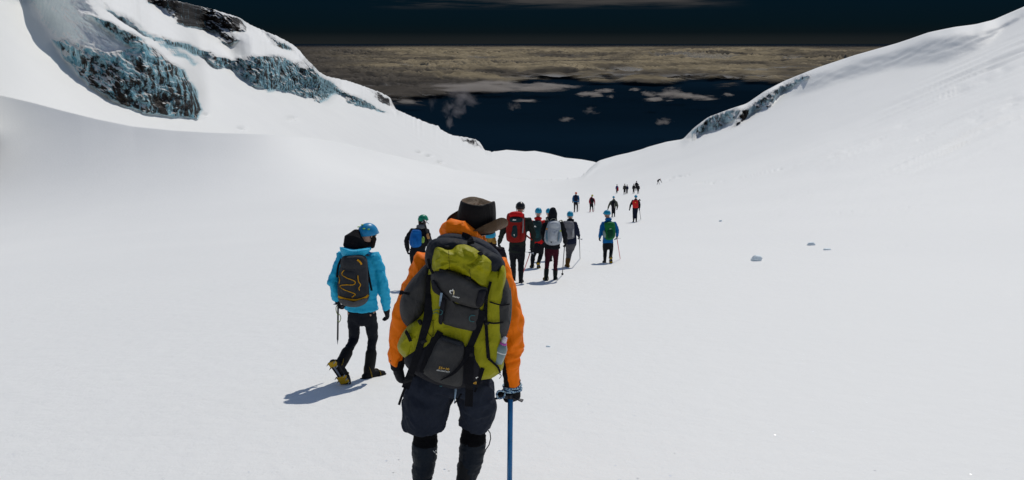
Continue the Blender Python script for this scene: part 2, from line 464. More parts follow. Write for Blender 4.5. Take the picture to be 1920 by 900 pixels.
def relax(L0, m, decay):
    """shorten the run where the wall is steep; above it the shelf runs back to its old depth"""
    d = np.diff(L0, axis=0) * (m[1:] - 1); q = np.zeros_like(L0)
    for i in range(1, L0.shape[0]):
        k = np.where(m[i] > .9, decay, 1.0)
        q[i] = (q[i - 1] + d[i - 1]) * k
    return q
def blur_cols(q, s):
    r = int(3 * s); k = np.exp(-.5 * (np.arange(-r, r + 1) / s) ** 2); k /= k.sum()
    p = np.pad(q, ((0, 0), (r, r)), 'edge'); out = np.zeros_like(q)
    for i, w in enumerate(k): out += w * p[:, i:i + q.shape[1]]
    return out
def terrain_mat(name):
    m, nt = new_mat(name)
    tc = nd(nt, 'ShaderNodeTexCoord')
    col, bp, glint, gnorm = snow_nodes(nt, tc)
    ai = nd(nt, 'ShaderNodeAttribute', attribute_name='ice').outputs['Fac']
    ar = nd(nt, 'ShaderNodeAttribute', attribute_name='rock').outputs['Fac']
    mp = nd(nt, 'ShaderNodeMapping', {'Vector': tc.outputs['Object'], 'Scale': (1, 1, .62)})
    n1 = nd(nt, 'ShaderNodeTexNoise', {'Vector': mp.outputs[0], 'Scale': .50, 'Detail': 9.0, 'Roughness': .74})
    n2 = nd(nt, 'ShaderNodeTexNoise', {'Vector': mp.outputs[0], 'Scale': .38, 'Detail': 9.0, 'Roughness': .70})
    # rime ice: pale to cyan
    ice = nd(nt, 'ShaderNodeValToRGB', {'Fac': n1.outputs[0]})
    ice.color_ramp.elements[0].position = .38; ice.color_ramp.elements[0].color = (.10, .37, .48, 1)
    ice.color_ramp.elements[1].position = .66; ice.color_ramp.elements[1].color = (.60, .82, .87, 1)
    rk = nd(nt, 'ShaderNodeValToRGB', {'Fac': n2.outputs[0]})
    rk.color_ramp.elements[0].position = .4; rk.color_ramp.elements[0].color = (.004, .004, .005, 1)
    rk.color_ramp.elements[1].position = .75; rk.color_ramp.elements[1].color = (.045, .032, .022, 1)
    # snow lies where the ground is flat enough
    ge = nd(nt, 'ShaderNodeNewGeometry'); sp = nd(nt, 'ShaderNodeSeparateXYZ', {0: ge.outputs['Normal']})
    ns = nd(nt, 'ShaderNodeMath', {0: n1.outputs[0], 1: 1.5, 2: -.75}, operation='MULTIPLY_ADD')
    nz = nd(nt, 'ShaderNodeMath', {0: sp.outputs['Z'], 1: ns.outputs[0]}, operation='ADD')
    lie = nd(nt, 'ShaderNodeMapRange', {'Value': nz.outputs[0], 'From Min': .38, 'From Max': .56})
    keep = nd(nt, 'ShaderNodeMath', {0: 1.0, 1: lie.outputs[0]}, operation='SUBTRACT')
    fi = nd(nt, 'ShaderNodeMath', {0: ai, 1: keep.outputs[0]}, operation='MULTIPLY')
    rn = nd(nt, 'ShaderNodeMath', {0: ar, 1: n2.outputs[0]}, operation='ADD')
    rf = nd(nt, 'ShaderNodeMapRange', {'Value': rn.outputs[0], 'From Min': .98, 'From Max': 1.06})
    k2 = nd(nt, 'ShaderNodeMapRange', {'Value': nz.outputs[0], 'From Min': .62, 'From Max': .82, 'To Min': 1.0, 'To Max': 0.0})
    fr = nd(nt, 'ShaderNodeMath', {0: rf.outputs[0], 1: k2.outputs[0]}, operation='MULTIPLY')
    c1 = nd(nt, 'ShaderNodeMixRGB', {'Fac': fi.outputs[0], 'Color1': col.outputs[0], 'Color2': ice.outputs[0]})
    c2 = nd(nt, 'ShaderNodeMixRGB', {'Fac': fr.outputs[0], 'Color1': c1.outputs[0], 'Color2': rk.outputs[0]})
    n4 = nd(nt, 'ShaderNodeTexNoise', {'Vector': mp.outputs[0], 'Scale': 1.1, 'Detail': 6.0, 'Roughness': .7})
    bh = nd(nt, 'ShaderNodeMath', {0: n4.outputs[0], 1: ai}, operation='MULTIPLY')
    b2 = nd(nt, 'ShaderNodeBump', {'Strength': .8, 'Distance': 1.6, 'Height': bh.outputs[0], 'Normal': bp.outputs[0]})
    b = nd(nt, 'ShaderNodeBsdfPrincipled', {'Base Color': c2.outputs[0], 'Roughness': .62, 'Specular IOR Level': .25, 'Normal': b2.outputs[0]})
    g = nd(nt, 'ShaderNodeBsdfGlossy', {'Color': (1, 1, 1, 1), 'Roughness': .28, 'Normal': gnorm})
    ms = nd(nt, 'ShaderNodeMixShader', {0: glint, 1: b.outputs[0], 2: g.outputs[0]})
    nd(nt, 'ShaderNodeOutputMaterial', {'Surface': ms.outputs[0]})
    return m
TERR = terrain_mat('snow_ice_and_rock')

def warp(px, py, s, amp, seed):
    return px + amp * fbm(px / s, py / s, 0, 3, seed=seed), py + amp * fbm(px / s + 40, py / s, 0, 3, seed=seed + 5)

# ---- ground: one sheet from under the photographer to the crests around the snow valley
def build_ground():
    ppx = np.concatenate([np.arange(-40, 1960, 2.0)])
    am, _ = AK(ppx, np.full(ppx.shape, 300.0))
    lo = np.concatenate([np.linspace(R_(-180), R_(-75), 40)[:-1], np.linspace(R_(-75), am[0], 90)[:-1]])
    hi = np.concatenate([np.linspace(am[-1], R_(75), 90)[1:], np.linspace(R_(75), R_(180), 40)[1:-1]])
    A = np.concatenate([lo, am, hi]); nc = len(A)
    NR = 680
    Rd = np.exp(np.linspace(np.log(.5), 0, 700)) # fraction of the crest distance, filled below
    rc = np.interp(A, ATAB, _rt)
    R = np.empty((NR, nc)); K = np.empty((NR, nc))
    tt = np.linspace(0, 1, NR)
    for j, a in enumerate(A):
        r = np.exp(np.linspace(math.log(.5), math.log(rc[j]), 1200))
        k = np.maximum.accumulate(Kg(a, r) + np.arange(1200) * 1e-9)
        k0 = -.80
        # coarse under the camera, then even steps of sight-line slope
        kk = np.where(tt < .08, k[0] + (k0 - k[0]) * (tt / .08) ** .35, k0 + (k[-1] - k0) * (tt - .08) / .92)
        kk = k0 + (k[-1] - k0) * (np.clip(tt - .08, 0, 1) / .92)
        kk = np.where(tt < .08, k[0] + (k0 - k[0]) * (1 - (1 - tt / .08) ** 2.2), kk)
        R[:, j] = np.exp(np.interp(kk, k, np.log(r))); K[:, j] = Kg(a, R[:, j])
    AA = np.broadcast_to(A, R.shape)
    px, py = to_px(AA, K)
    vis = (np.abs(AA) < R_(38))
    qx, qy = warp(px, py, 26, 7, 3)
    D1 = [(1280, 263), (1300, 240), (1330, 216), (1380, 198), (1392, 204), (1378, 223), (1352, 242), (1325, 250), (1302, 264)]
    D2 = [(1366, 246), (1374, 224), (1392, 200), (1430, 178), (1470, 155), (1515, 136), (1522, 142), (1495, 160), (1458, 182), (1447, 201), (1420, 209), (1391, 234)]
    B1 = [(1500, 142), (1530, 133), (1620, 105), (1740, 68), (1830, 53), (1862, 46), (1872, 66), (1850, 92), (1780, 122), (1690, 130), (1610, 146), (1540, 168), (1480, 188)]
    B2 = [(1786, 100), (1850, 60), (1900, 28), (1935, 2), (1935, 24), (1885, 55), (1835, 84)]
    B3 = [(1094, 335), (1104, 320), (1125, 306), (1150, 303), (1120, 318), (1100, 333)]
    s1, s2 = poly_sd(D1, qx, qy), poly_sd(D2, qx, qy)
    cl = np.maximum(sstep(s1, -1, 5), sstep(s2, -1, 6))
    bd = np.maximum(sstep(poly_sd(B1, qx, qy), -3, 12) * .66, sstep(poly_sd(B2, qx, qy), -2, 7) * .7)
    bd = np.maximum(bd, sstep(poly_sd(B3, qx, qy), -1, 5) * .6)
    cl *= vis; bd *= vis
    m = 1 - np.clip(np.maximum(cl * .93, bd), 0, .95)
    L0 = np.log(R); q = relax(L0, m, .985)
    L = L0 + blur_cols(q, 5)
    R = np.exp(L)
    X, Y = np.sin(AA) * R, np.cos(AA) * R
    # relief of the ice
    u = X * .9 - Y * .3; z = K * R
    rel = ridged(u / 5, z / 11, 0, 4, .55, seed=21)
    rel2 = ridged((u + z * .6) / 1.6, z / 2.6, 4, 4, .6, seed=23)
    R = R - cl * ((rel - .3) * 4.0 + (rel2 - .4) * 3.0) - bd * fbm(u / 18, z / 6, 0, 4, seed=4) * 3.2
    X, Y = np.sin(AA) * R, np.cos(AA) * R
    Z = K * R
    # broad swells, wind crust and old tracks
    dz = .30 * fbm(X / 34, Y / 60, 0, 3, seed=50) * sstep(R, 12, 60) + .045 * fbm(X / 5, Y / 9, 0, 3, seed=51) * sstep(R, 2, 12)
    dz += .006 * fbm(X / .5, Y / .8, 0, 3, seed=52) * sstep(R, .5, 3) * sstep(40 - R, 0, 20)
    p1, p2 = hit(1650, 262), hit(1900, 150)
    dv = np.array([p2.x - p1.x, p2.y - p1.y]); dv /= np.hypot(*dv)
    al = X * dv[0] + Y * dv[1]; ac = -X * dv[1] + Y * dv[0]
    reg = sstep(poly_sd([(1600, 250), (1700, 175), (1800, 120), (1940, 50), (1960, 230), (1800, 300), (1600, 340), (1430, 310), (1500, 230)], px, py), -25, 50) * vis
    sl = (px * .93 - py * .37) * 130 / FPX; sc_ = (px * .37 + py * .93) * 130 / FPX    # metres along and across the wind
    pat = sstep(fbm(sl / 30, sc_ / 3.2, 3.3, 2, seed=61), -.15, .2)
    sas = .6 * ridged(sl / 26, sc_ / .85, 0, 1, .4, seed=62) + .4 * ridged(sl / 15, sc_ / .5, 3, 1, .4, seed=63)
    str1 = sstep(poly_sd([(1640, 240), (1760, 160), (1940, 75), (1940, 120), (1830, 165), (1690, 240)], px, py), -6, 12)
    str2 = sstep(poly_sd([(1690, 262), (1800, 215), (1940, 160), (1940, 200), (1840, 235), (1740, 272)], px, py), -6, 12)
    pit = np.clip(ridged(sl / 7, sc_ / .62, 5, 2, .35, seed=64) - .45, -.05, .5)
    spot = sstep(fbm(sl / 9, sc_ / 2.2, 2, 3, seed=68), -.05, .2)
    dz += reg * (sas - .45) * (.80 * pat + .22) + bd * (ridged(sl / 6, sc_ / .8, 11, 3, .55, seed=69) - .45) * .35 - (str1 * .9 + str2 * .6) * spot * vis * pit * .9
    reg2 = sstep(px, 1150, 1500) * sstep(py, 120, 220) * sstep(460 - py, 0, 120) * vis
    dz += reg2 * (ridged(sl / 5, sc_ / .9, 9, 3, .5, seed=66) - .5) * .035
    # faint trodden line climbing to the right, and the scrape beside the stooping walker
    def groove(pts, wid, dep, dash=2.2, seed=1):
        nonlocal dz
        Q = [hit(*p) for p in pts]
        for a, b in zip(Q[:-1], Q[1:]):
            e = np.array([b.x - a.x, b.y - a.y]); ln = np.hypot(*e); e /= ln
            s = (X - a.x) * e[0] + (Y - a.y) * e[1]; c = -(X - a.x) * e[1] + (Y - a.y) * e[0]
            on = (s > -wid) & (s < ln + wid)
            f = np.exp(-(c / wid) ** 2) * on * (.35 + sstep(perlin(s / dash, 0, 0, seed), -.1, .3))
            dz = dz - dep * f + dep * .7 * np.exp(-((c - 1.8 * wid) / wid) ** 2) * on * f.clip(0, 1)
    groove([(1330, 345), (1450, 320), (1560, 295), (1640, 268), (1700, 240)], .35, .16, 1.6, 5)
    groove([(1243, 342), (1262, 332), (1290, 329)], .5, .30, 1.5, 6)
    groove([(1300, 345), (1345, 338)], .5, .12, 3, 7)
    groove([(1660, 463), (1725, 461)], .10, .05, 1.0, 8)
    groove([(1560, 402), (1700, 392), (1760, 386)], .12, .035, 1.2, 9)
    groove([(1100, 470), (1128, 420), (1160, 385), (1178, 366)], .5, .02, 1.2, 10)
    Z = Z + dz * sstep(1 - R / rc, 0.0, .03)
    # shoulder and far side beyond the crest
    ex = []; zc = Z[-1]; Rl = R[-1]; xe = []
    for f, drop in ((1.006, .0005), (1.02, .004), (1.06, .03), (1.16, .11), (1.5, .45), (2.6, 1.5)):
        r2 = Rl * f
        xe.append(np.sin(A) * r2); ex.append((np.cos(A) * r2, zc - drop * Rl))
    X = np.concatenate([X, np.array(xe)]); Y = np.concatenate([Y, np.array([e[0] for e in ex])]); Z = np.concatenate([Z, np.array([e[1] for e in ex])])
    nr = X.shape[0]
    co = np.stack([X, Y, Z], -1).reshape(-1, 3)
    fc = grid_faces(nr, nc, wrap=True)
    fc = fc[:, ::-1]
    o = mesh_obj('snow_ground', co, np.ascontiguousarray(fc), TERR, loc=(0, 0, -EYE))
    pad = np.zeros((nr - NR, nc))
    set_attr(o, 'ice', np.concatenate([np.clip(cl, 0, 1) * .72, pad]))
    rk = cl * .48
    rk = np.maximum(rk, sstep(poly_sd([(1378, 245), (1380, 222), (1396, 205), (1408, 206), (1402, 222), (1385, 244)], px, py), -4, 4) * vis * .68)
    rk = np.maximum(rk, sstep(s1, 0, 6) * .42)
    set_attr(o, 'rock', np.concatenate([rk, pad]))
    return tag(o, kind='structure')
ground = build_ground()

# ---- the mountain side beyond the left crest
RIDGE = [(-1500, -900), (-500, -520), (-100, -262), (0, -190), (120, -110), (200, -55), (262, -6), (300, -2), (335, 3), (400, 18), (448, 33), (470, 47), (495, 58), (522, 69), (548, 83), (560, 93), (572, 108),
         (588, 124), (600, 136), (612, 143), (635, 148), (660, 154), (690, 165), (715, 174), (731, 183), (738, 196), (742, 205), (780, 222), (808, 233), (822, 236), (826, 243), (848, 254),
         (870, 257), (890, 261), (899, 266), (909, 282), (922, 285), (950, 281), (985, 284), (1003, 283), (1030, 288), (1060, 296), (1090, 299), (1112, 303), (1140, 312), (1200, 330)]
def build_mountain():
    rp = np.array(RIDGE, float); ra, rk_ = AK(rp[:, 0], rp[:, 1])
    ppx = np.arange(-60, 1170, 1.7)
    am, _ = AK(ppx, np.full(ppx.shape, 200.0))
    A = np.concatenate([np.linspace(R_(-70), am[0], 60)[:-1], am]); nc = len(A)
    kr = np.interp(A, ra, rk_)
    jag = .0016 * fbm(np.degrees(A) * 5, 0, 0, 4, seed=77) + .0012 * np.abs(perlin(np.degrees(A) * 14, 0, 0, 78))
    jag = jag * (A < R_(-1)); kr0 = kr
    kb = np.interp(A, ATAB, _kt) - .035
    NR = 400
    t = np.linspace(0, 1, NR)[:, None]
    K = kb + (kr - kb) * t
    AA = np.broadcast_to(A, K.shape)
    Ap = -.70 * np.sin(A) - .10 * np.cos(A)
    Ar = kr0 + .035
    Am = np.log(np.exp(Ap * 60) + np.exp(Ar * 60)) / 60
    Am = gauss_smooth(Am, 40)
    Am = np.maximum(Am, gauss_smooth(kr0 + .022, 20))
    L0 = np.log(62.0 / (Am - K))
    px, py = to_px(AA, K)
    qx, qy = warp(px, py, 34, 12, 13); qx, qy = warp(qx, qy, 9, 3.5, 15)
    C1 = [(96, 70), (120, 112), (165, 158), (215, 192), (265, 213), (320, 220), (372, 222), (379, 205), (372, 172), (350, 134), (316, 108), (280, 84), (262, 66), (225, 46), (185, 30), (160, 24), (180, 45), (215, 68), (235, 88), (200, 95), (150, 80)]
    C0 = [(-60, -60), (0, 0), (48, 14), (62, 42), (96, 75), (120, 112), (165, 158), (215, 192), (262, 165), (262, 100), (222, 54), (190, 10), (150, -60)]
    C1b = [(186, -4), (206, 14), (250, 34), (290, 62), (325, 78), (372, 122), (362, 124), (318, 96), (292, 82), (255, 56), (222, 34), (196, 18)]
    C2 = [(300, 62), (335, 76), (352, 78), (400, 97), (436, 112), (446, 104), (480, 100), (520, 104), (556, 112), (570, 108), (590, 126), (602, 138), (622, 150), (640, 166), (690, 184), (728, 212), (716, 214), (664, 196), (628, 176),
          (616, 186), (600, 192), (560, 178), (512, 173), (470, 161), (448, 142), (434, 129), (410, 131), (380, 112), (335, 90), (305, 76)]
    C3 = [(262, -12), (335, -4), (400, 12), (446, 30), (466, 52), (462, 60), (440, 61), (451, 75), (430, 88), (412, 82), (402, 62), (385, 55), (360, 53), (330, 42), (305, 20), (275, 6)]
    C4 = [(484, 54), (530, 72), (556, 92), (560, 99), (536, 99), (508, 80)]
    C5 = [(680, 162), (716, 172), (734, 186), (743, 206), (728, 202), (704, 184)]
    C6 = [(846, 256), (872, 257), (894, 262), (910, 283), (893, 277), (866, 268)]
    C7 = [(810, 234), (823, 236), (827, 244), (815, 241)]
    S = [poly_sd(c, qx, qy) for c in (C1, C1b, C2, C3, C4, C5, C6, C7)]
    c1, c1b, c2, c3, c4_, c5, c6, c7 = [sstep(s, -1.5, 5) for s in S]
    s0 = sstep(poly_sd(C0, qx, qy), -6, 20)
    sh2 = sstep(poly_sd([(430, 85), (462, 62), (500, 85), (556, 112), (520, 120), (445, 118)], qx, qy), -4, 14)
    cl = np.maximum.reduce([c1, c1b * .8, c2, c3, c4_ * .9, c5, c6, c7])
    m = 1 - np.clip(np.maximum.reduce([cl * .95, s0 * .84, sh2 * .55]), 0, .96)
    q = blur_cols(relax(L0, m, .988), 6)
    R = np.exp(L0 + q)
    u = np.sin(AA) * R * .92 + np.cos(AA) * R * .22; z = K * R
    sc = R / 350.0
    # buttresses, fluted rime and hollows
    tilt = u * 0.9 + z * .5
    f1 = ridged(tilt / 17, z / 20, 0, 3, .5, seed=81)
    f2 = ridged(tilt / 4.2 + perlin(tilt / 10, z / 10) * .8, z / 7.0, 0, 4, .6, seed=82)
    f3 = fbm(tilt / 1.7, z / 2.2, 0, 3, .6, seed=83)
    rel = f1 * 7.0 + f2 * 5.0 + f3 * 1.8
    R = R - cl * (rel - 3.0) * np.clip(sc, .7, 1.6)
    R = R - s0 * (1 - cl) * (fbm(u / 13 + z / 20, z / 12, 3, 4, .5, seed=84) * 4.0 + ridged(tilt / 6, z / 7, 3, 4, .55, seed=88) * 2.6 - 1.0)
    # fluting of the snow just above the cliffs
    up = np.maximum.reduce([sstep(s, -26, -2) for s in (S[0], S[2], S[1])]) * (1 - cl)
    R = R - up * (ridged(tilt / 6, z / 13, 7, 3, .5, seed=85) - .4) * 1.6
    R = R + fbm(u / 60, z / 40, 0, 3, seed=86) * 5 * sstep(t, 0, .1) + fbm(u / 13, z / 9, 0, 3, seed=87) * .35
    X, Y, Z = np.sin(AA) * R, np.cos(AA) * R, (K + jag * t ** 8) * R
    # debris and small hollows on the slope
    for (hx, hy, s) in ((548, 222, 9), (612, 282, 7), (786, 285, 5), (805, 292, 5), (826, 304, 5), (385, 214, 6), (453, 240, 7)):
        g = np.exp(-((px - hx) / s) ** 2 - ((py - hy) / (s * .45)) ** 2)
        Z = Z - g * (.1 + np.clip(ridged(px / 6, py / 2.2, 0, 2, seed=9), 0, 1) * 1.1) * R / 330
    zc = Z[-1]; Rl = R[-1]; xs, ys, zs = [], [], []
    for f, drop in ((1.004, .0004), (1.015, .004), (1.05, .03), (1.15, .12), (1.5, .5), (2.4, 1.4)):
        xs.append(np.sin(A) * Rl * f); ys.append(np.cos(A) * Rl * f); zs.append(zc - drop * Rl)
    X = np.concatenate([X, xs]); Y = np.concatenate([Y, ys]); Z = np.concatenate([Z, zs])
    nr = X.shape[0]
    co = np.stack([X, Y, Z], -1).reshape(-1, 3)
    o = mesh_obj('snow_mountain', co, np.ascontiguousarray(grid_faces(nr, nc)[:, ::-1]), TERR, loc=(-150, 260, -30))
    pad = np.zeros((nr - NR, nc))
    set_attr(o, 'ice', np.concatenate([np.maximum.reduce([cl, s0 * .26]), pad]))  # cliffs are real ice; weak tint in C0 paints bluish shade on snow
    low = sstep(py, 60, 200)
    rk = c1 * (.45 + .12 * low) + (1 - c1) * c2 * .51
    rk = np.maximum.reduce([rk, c3 * .66, c4_ * .55, c5 * .85, c6 * .8, c7 * .5, c1b * .3])
    set_attr(o, 'rock', np.concatenate([rk, pad]))
    return tag(o, kind='structure')
mountain = build_mountain()

# ------------------------------------------------------------------ sea and cloud far below
def flat_mat(name, col, rough=1.0, spec=0.0, scale=.0004, vary=.35, stretch=(1, 1, 1)):
    m, nt = new_mat(name)
    tc = nd(nt, 'ShaderNodeTexCoord')
    mp = nd(nt, 'ShaderNodeMapping', {'Vector': tc.outputs['Object'], 'Scale': stretch})
    n1 = nd(nt, 'ShaderNodeTexNoise', {'Vector': mp.outputs[0], 'Scale': scale, 'Detail': 6.0, 'Roughness': .6})
    mr = nd(nt, 'ShaderNodeMapRange', {'Value': n1.outputs[0], 'From Min': .3, 'From Max': .7, 'To Min': 1 - vary, 'To Max': 1 + vary})
    mx = nd(nt, 'ShaderNodeVectorMath', {0: col[:3], 'Scale': mr.outputs[0]}, operation='SCALE')
    b = nd(nt, 'ShaderNodeBsdfPrincipled', {'Base Color': mx.outputs[0], 'Roughness': rough, 'Specular IOR Level': spec})
    nd(nt, 'ShaderNodeOutputMaterial', {'Surface': b.outputs[0]})
    return m
SEAZ = -485.0
def build_sea():
    A = np.linspace(R_(-70), R_(70), 60); Rr = np.array([2500, 4000, 8000, 16000, 30000, 60000, 120000, 240000, 330000.])
    AA, RR = np.meshgrid(A, Rr)
    co = np.stack([np.sin(AA) * RR, np.cos(AA) * RR, np.full(AA.shape, SEAZ)], -1).reshape(-1, 3)
    o = mesh_obj('sea', co, np.ascontiguousarray(grid_faces(len(Rr), len(A))[:, ::-1]), flat_mat('deep_water', (.0024, .0085, .0165), scale=.00022, vary=.4, stretch=(.4, 1, 1)), loc=(0, 20000, SEAZ))
    return tag(o, kind='structure')
build_sea()

def cloud_mat():
    m, nt = new_mat('cloud_bank')
    tc = nd(nt, 'ShaderNodeTexCoord')
    dn = nd(nt, 'ShaderNodeAttribute', attribute_name='dens').outputs['Fac']
    wm = nd(nt, 'ShaderNodeAttribute', attribute_name='warm').outputs['Fac']
    n1 = nd(nt, 'ShaderNodeTexNoise', {'Vector': tc.outputs['Object'], 'Scale': .0016, 'Detail': 7.0, 'Roughness': .65})
    col = nd(nt, 'ShaderNodeMixRGB', {'Fac': wm, 'Color1': (.068, .062, .058, 1), 'Color2': (.31, .255, .165, 1)})
    mr = nd(nt, 'ShaderNodeMapRange', {'Value': n1.outputs[0], 'From Min': .3, 'From Max': .7, 'To Min': .6, 'To Max': 1.25})
    mx = nd(nt, 'ShaderNodeVectorMath', {0: col.outputs[0], 'Scale': mr.outputs[0]}, operation='SCALE')
    df0 = nd(nt, 'ShaderNodeBsdfDiffuse', {'Color': mx.outputs[0]}); tl = nd(nt, 'ShaderNodeBsdfTranslucent', {'Color': (.8, .8, .8, 1)})
    df = nd(nt, 'ShaderNodeMixShader', {0: .22, 1: df0.outputs[0], 2: tl.outputs[0]})
    n2 = nd(nt, 'ShaderNodeMath', {0: n1.outputs[0], 1: .8, 2: -.4}, operation='MULTIPLY_ADD')
    al = nd(nt, 'ShaderNodeMath', {0: dn, 1: n2.outputs[0]}, operation='ADD')
    am = nd(nt, 'ShaderNodeMapRange', {'Value': al.outputs[0], 'From Min': .12, 'From Max': .75}, interpolation_type='SMOOTHSTEP')
    tr = nd(nt, 'ShaderNodeBsdfTransparent')
    mxs = nd(nt, 'ShaderNodeMixShader', {0: am.outputs[0], 1: tr.outputs[0], 2: df.outputs[0]})
    nd(nt, 'ShaderNodeOutputMaterial', {'Surface': mxs.outputs[0]})
    return m
def build_bank():
    DZ = -420.0
    am, _ = AK(np.arange(380, 1800, 1.9), np.full(len(np.arange(380, 1800, 1.9)), 120.0)); A = am
    kk = np.concatenate([-np.exp(np.linspace(math.log(.075), math.log(.0121), 480)), np.linspace(-.0120, -.0012, 130)])
    AA, KK = np.meshgrid(A, kk); RR = DZ / KK
    X, Y = np.sin(AA) * RR, np.cos(AA) * RR
    px, py = to_px(AA, KK)
    wv = fbm(AA * 14, np.log(RR) * 9, 5, 2, seed=89) * 1.2
    b = 1 - np.abs(fbm(AA * 22 + wv, np.log(RR) * 27 + wv, 0, 3, .45, seed=90)) * 2.6
    b2 = fbm(AA * 110, np.log(RR) * 80, 2, 3, .55, seed=91)
    big = fbm(X / 5200, Y / 9000, 0, 3, seed=92)
    n = fbm(px / 150, py / 14, 0, 4, seed=93)
    # ragged near edge of the bank, lower at the left
    edge = np.interp(px, [400, 640, 760, 860, 960, 1080, 1300, 1450, 1520, 1700], [175, 182, 184, 172, 152, 146, 148, 150, 145, 140])
    n3 = fbm(px / 60, py / 9, 6, 3, seed=94)
    dens = sstep(edge - py + n * 34 + n3 * 16, -8, 18)
    gap = sstep(fbm(px / 210, py / 9, 4, 4, seed=95), .06, .30) * sstep(py, 92, 122) * .95
    dens = dens * (1 - gap * .85)
    dens = dens * (.15 + .85 * sstep(-KK, .0016, .0075))
    warm = sstep(px, 520, 900) * sstep(152 - py + n * 16, -6, 22) * (.62 + .5 * b.clip(0, 1))  # billow tops coloured lighter than the troughs, imitating sunlit crests
    warm = warm * (.12 + 1.6 * sstep(fbm(px / 230, py / 7.5, 8, 5, .6, seed=97), -.22, .28))
    warm = warm * (1 - .45 * sstep(px, 1420, 1560)) * (1 - .75 * sstep(96 - py, 0, 12)) + .10
    H = 130
    Hs = sstep(edge - py + n * 26, -8, 34)
    Z = DZ + H * Hs * ((b.clip(-.5, 1) - .6) * 1.35 * (.5 + sstep(big, -.3, .4)) + b2 * .12) * np.clip(RR / 12000, .5, 2.2) * sstep(-KK, .004, .012) + big * 60
    Z = Z - (1 - dens) * 40
    co = np.stack([X, Y, Z], -1)
    nr, nc = AA.shape
    under = co.copy(); under[..., 2] = DZ - 160
    co2 = np.concatenate([co.reshape(-1, 3)])
    o = mesh_obj('cloud_bank', co2, np.ascontiguousarray(grid_faces(nr, nc)), cloud_mat(), loc=(0, 14000, DZ))
    set_attr(o, 'dens', dens); set_attr(o, 'warm', warm.clip(0, 1))
    return tag(o, 'broad brownish bank of cloud spread out to the horizon above the dark sea', 'cloud bank', kind='stuff')
build_bank()

def puff_mat(name, dens, col, scale, thr=.5, aniso=0.2):
    m, nt = new_mat(name)
    tc = nd(nt, 'ShaderNodeTexCoord')
    n1 = nd(nt, 'ShaderNodeTexNoise', {'Vector': tc.outputs['Object'], 'Scale': scale, 'Detail': 6.0, 'Roughness': .62, 'Distortion': .3})
    ln = nd(nt, 'ShaderNodeVectorMath', {0: tc.outputs['Object']}, operation='LENGTH')
    return m, nt, tc, n1
def puff(name, px, py, w, h, R, label, cat, group, density=1.0, col=(.62, .55, .46), seed=0, flat=True):
    """a small cloud: lumpy closed shell filled with thin scattering vapour"""
    a, k = AK(px, py); c = Vector((math.sin(a) * R, math.cos(a) * R, k * R))
    sx, sz = w / FPX * R / 2, h / FPX * R / 2; sy = sx * .8
    mb = MB(); mb.ball((0, 0, 0), 1.0, 28, 18); co = np.array(mb.v)
    q = co * 1.7 + seed * 13.7
    co = co * (1 + .35 * fbm(q[:, 0], q[:, 1], q[:, 2], 3, seed=seed))[:, None]
    if flat: co[:, 2] = np.where(co[:, 2] < 0, co[:, 2] * .6, co[:, 2])
    co = co * np.array([sx, sy, sz])
    key = 'vapour_%d' % seed
    m, nt = new_mat(key)
    tc = nd(nt, 'ShaderNodeTexCoord')
    mp = nd(nt, 'ShaderNodeMapping', {'Vector': tc.outputs['Object'], 'Scale': (1 / sx, 1 / sy, 1 / sz), 'Location': (0, 0, 0)})
    ln = nd(nt, 'ShaderNodeVectorMath', {0: mp.outputs[0]}, operation='LENGTH')
    n1 = nd(nt, 'ShaderNodeTexNoise', {'Vector': nd(nt, 'ShaderNodeVectorMath', {0: mp.outputs[0], 1: (seed * 3.1, 0, 0)}, operation='ADD').outputs[0], 'Scale': 1.5, 'Detail': 6.0, 'Roughness': .65, 'Distortion': .4})
    fo = nd(nt, 'ShaderNodeMapRange', {'Value': ln.outputs['Value'], 'From Min': .1, 'From Max': 1.0, 'To Min': .35, 'To Max': -.55})
    nc_ = nd(nt, 'ShaderNodeMath', {0: n1.outputs[0], 1: 2.6, 2: -.8}, operation='MULTIPLY_ADD')
    sm = nd(nt, 'ShaderNodeMath', {0: nc_.outputs[0], 1: fo.outputs[0]}, operation='ADD')
    dn = nd(nt, 'ShaderNodeMapRange', {'Value': sm.outputs[0], 'From Min': .38, 'From Max': .85, 'To Min': 0, 'To Max': density * 1.0 / sz})
    v = nd(nt, 'ShaderNodeVolumePrincipled', {'Color': c4(col), 'Density': dn.outputs[0], 'Anisotropy': .1})
    nd(nt, 'ShaderNodeOutputMaterial', {'Volume': v.outputs[0]})
    o = mesh_obj(name, co + np.array(c), mb.f, m, loc=c)
    return tag(o, label, cat, group, kind='thing')
G_ = 'small clouds drifting over the dark sea'
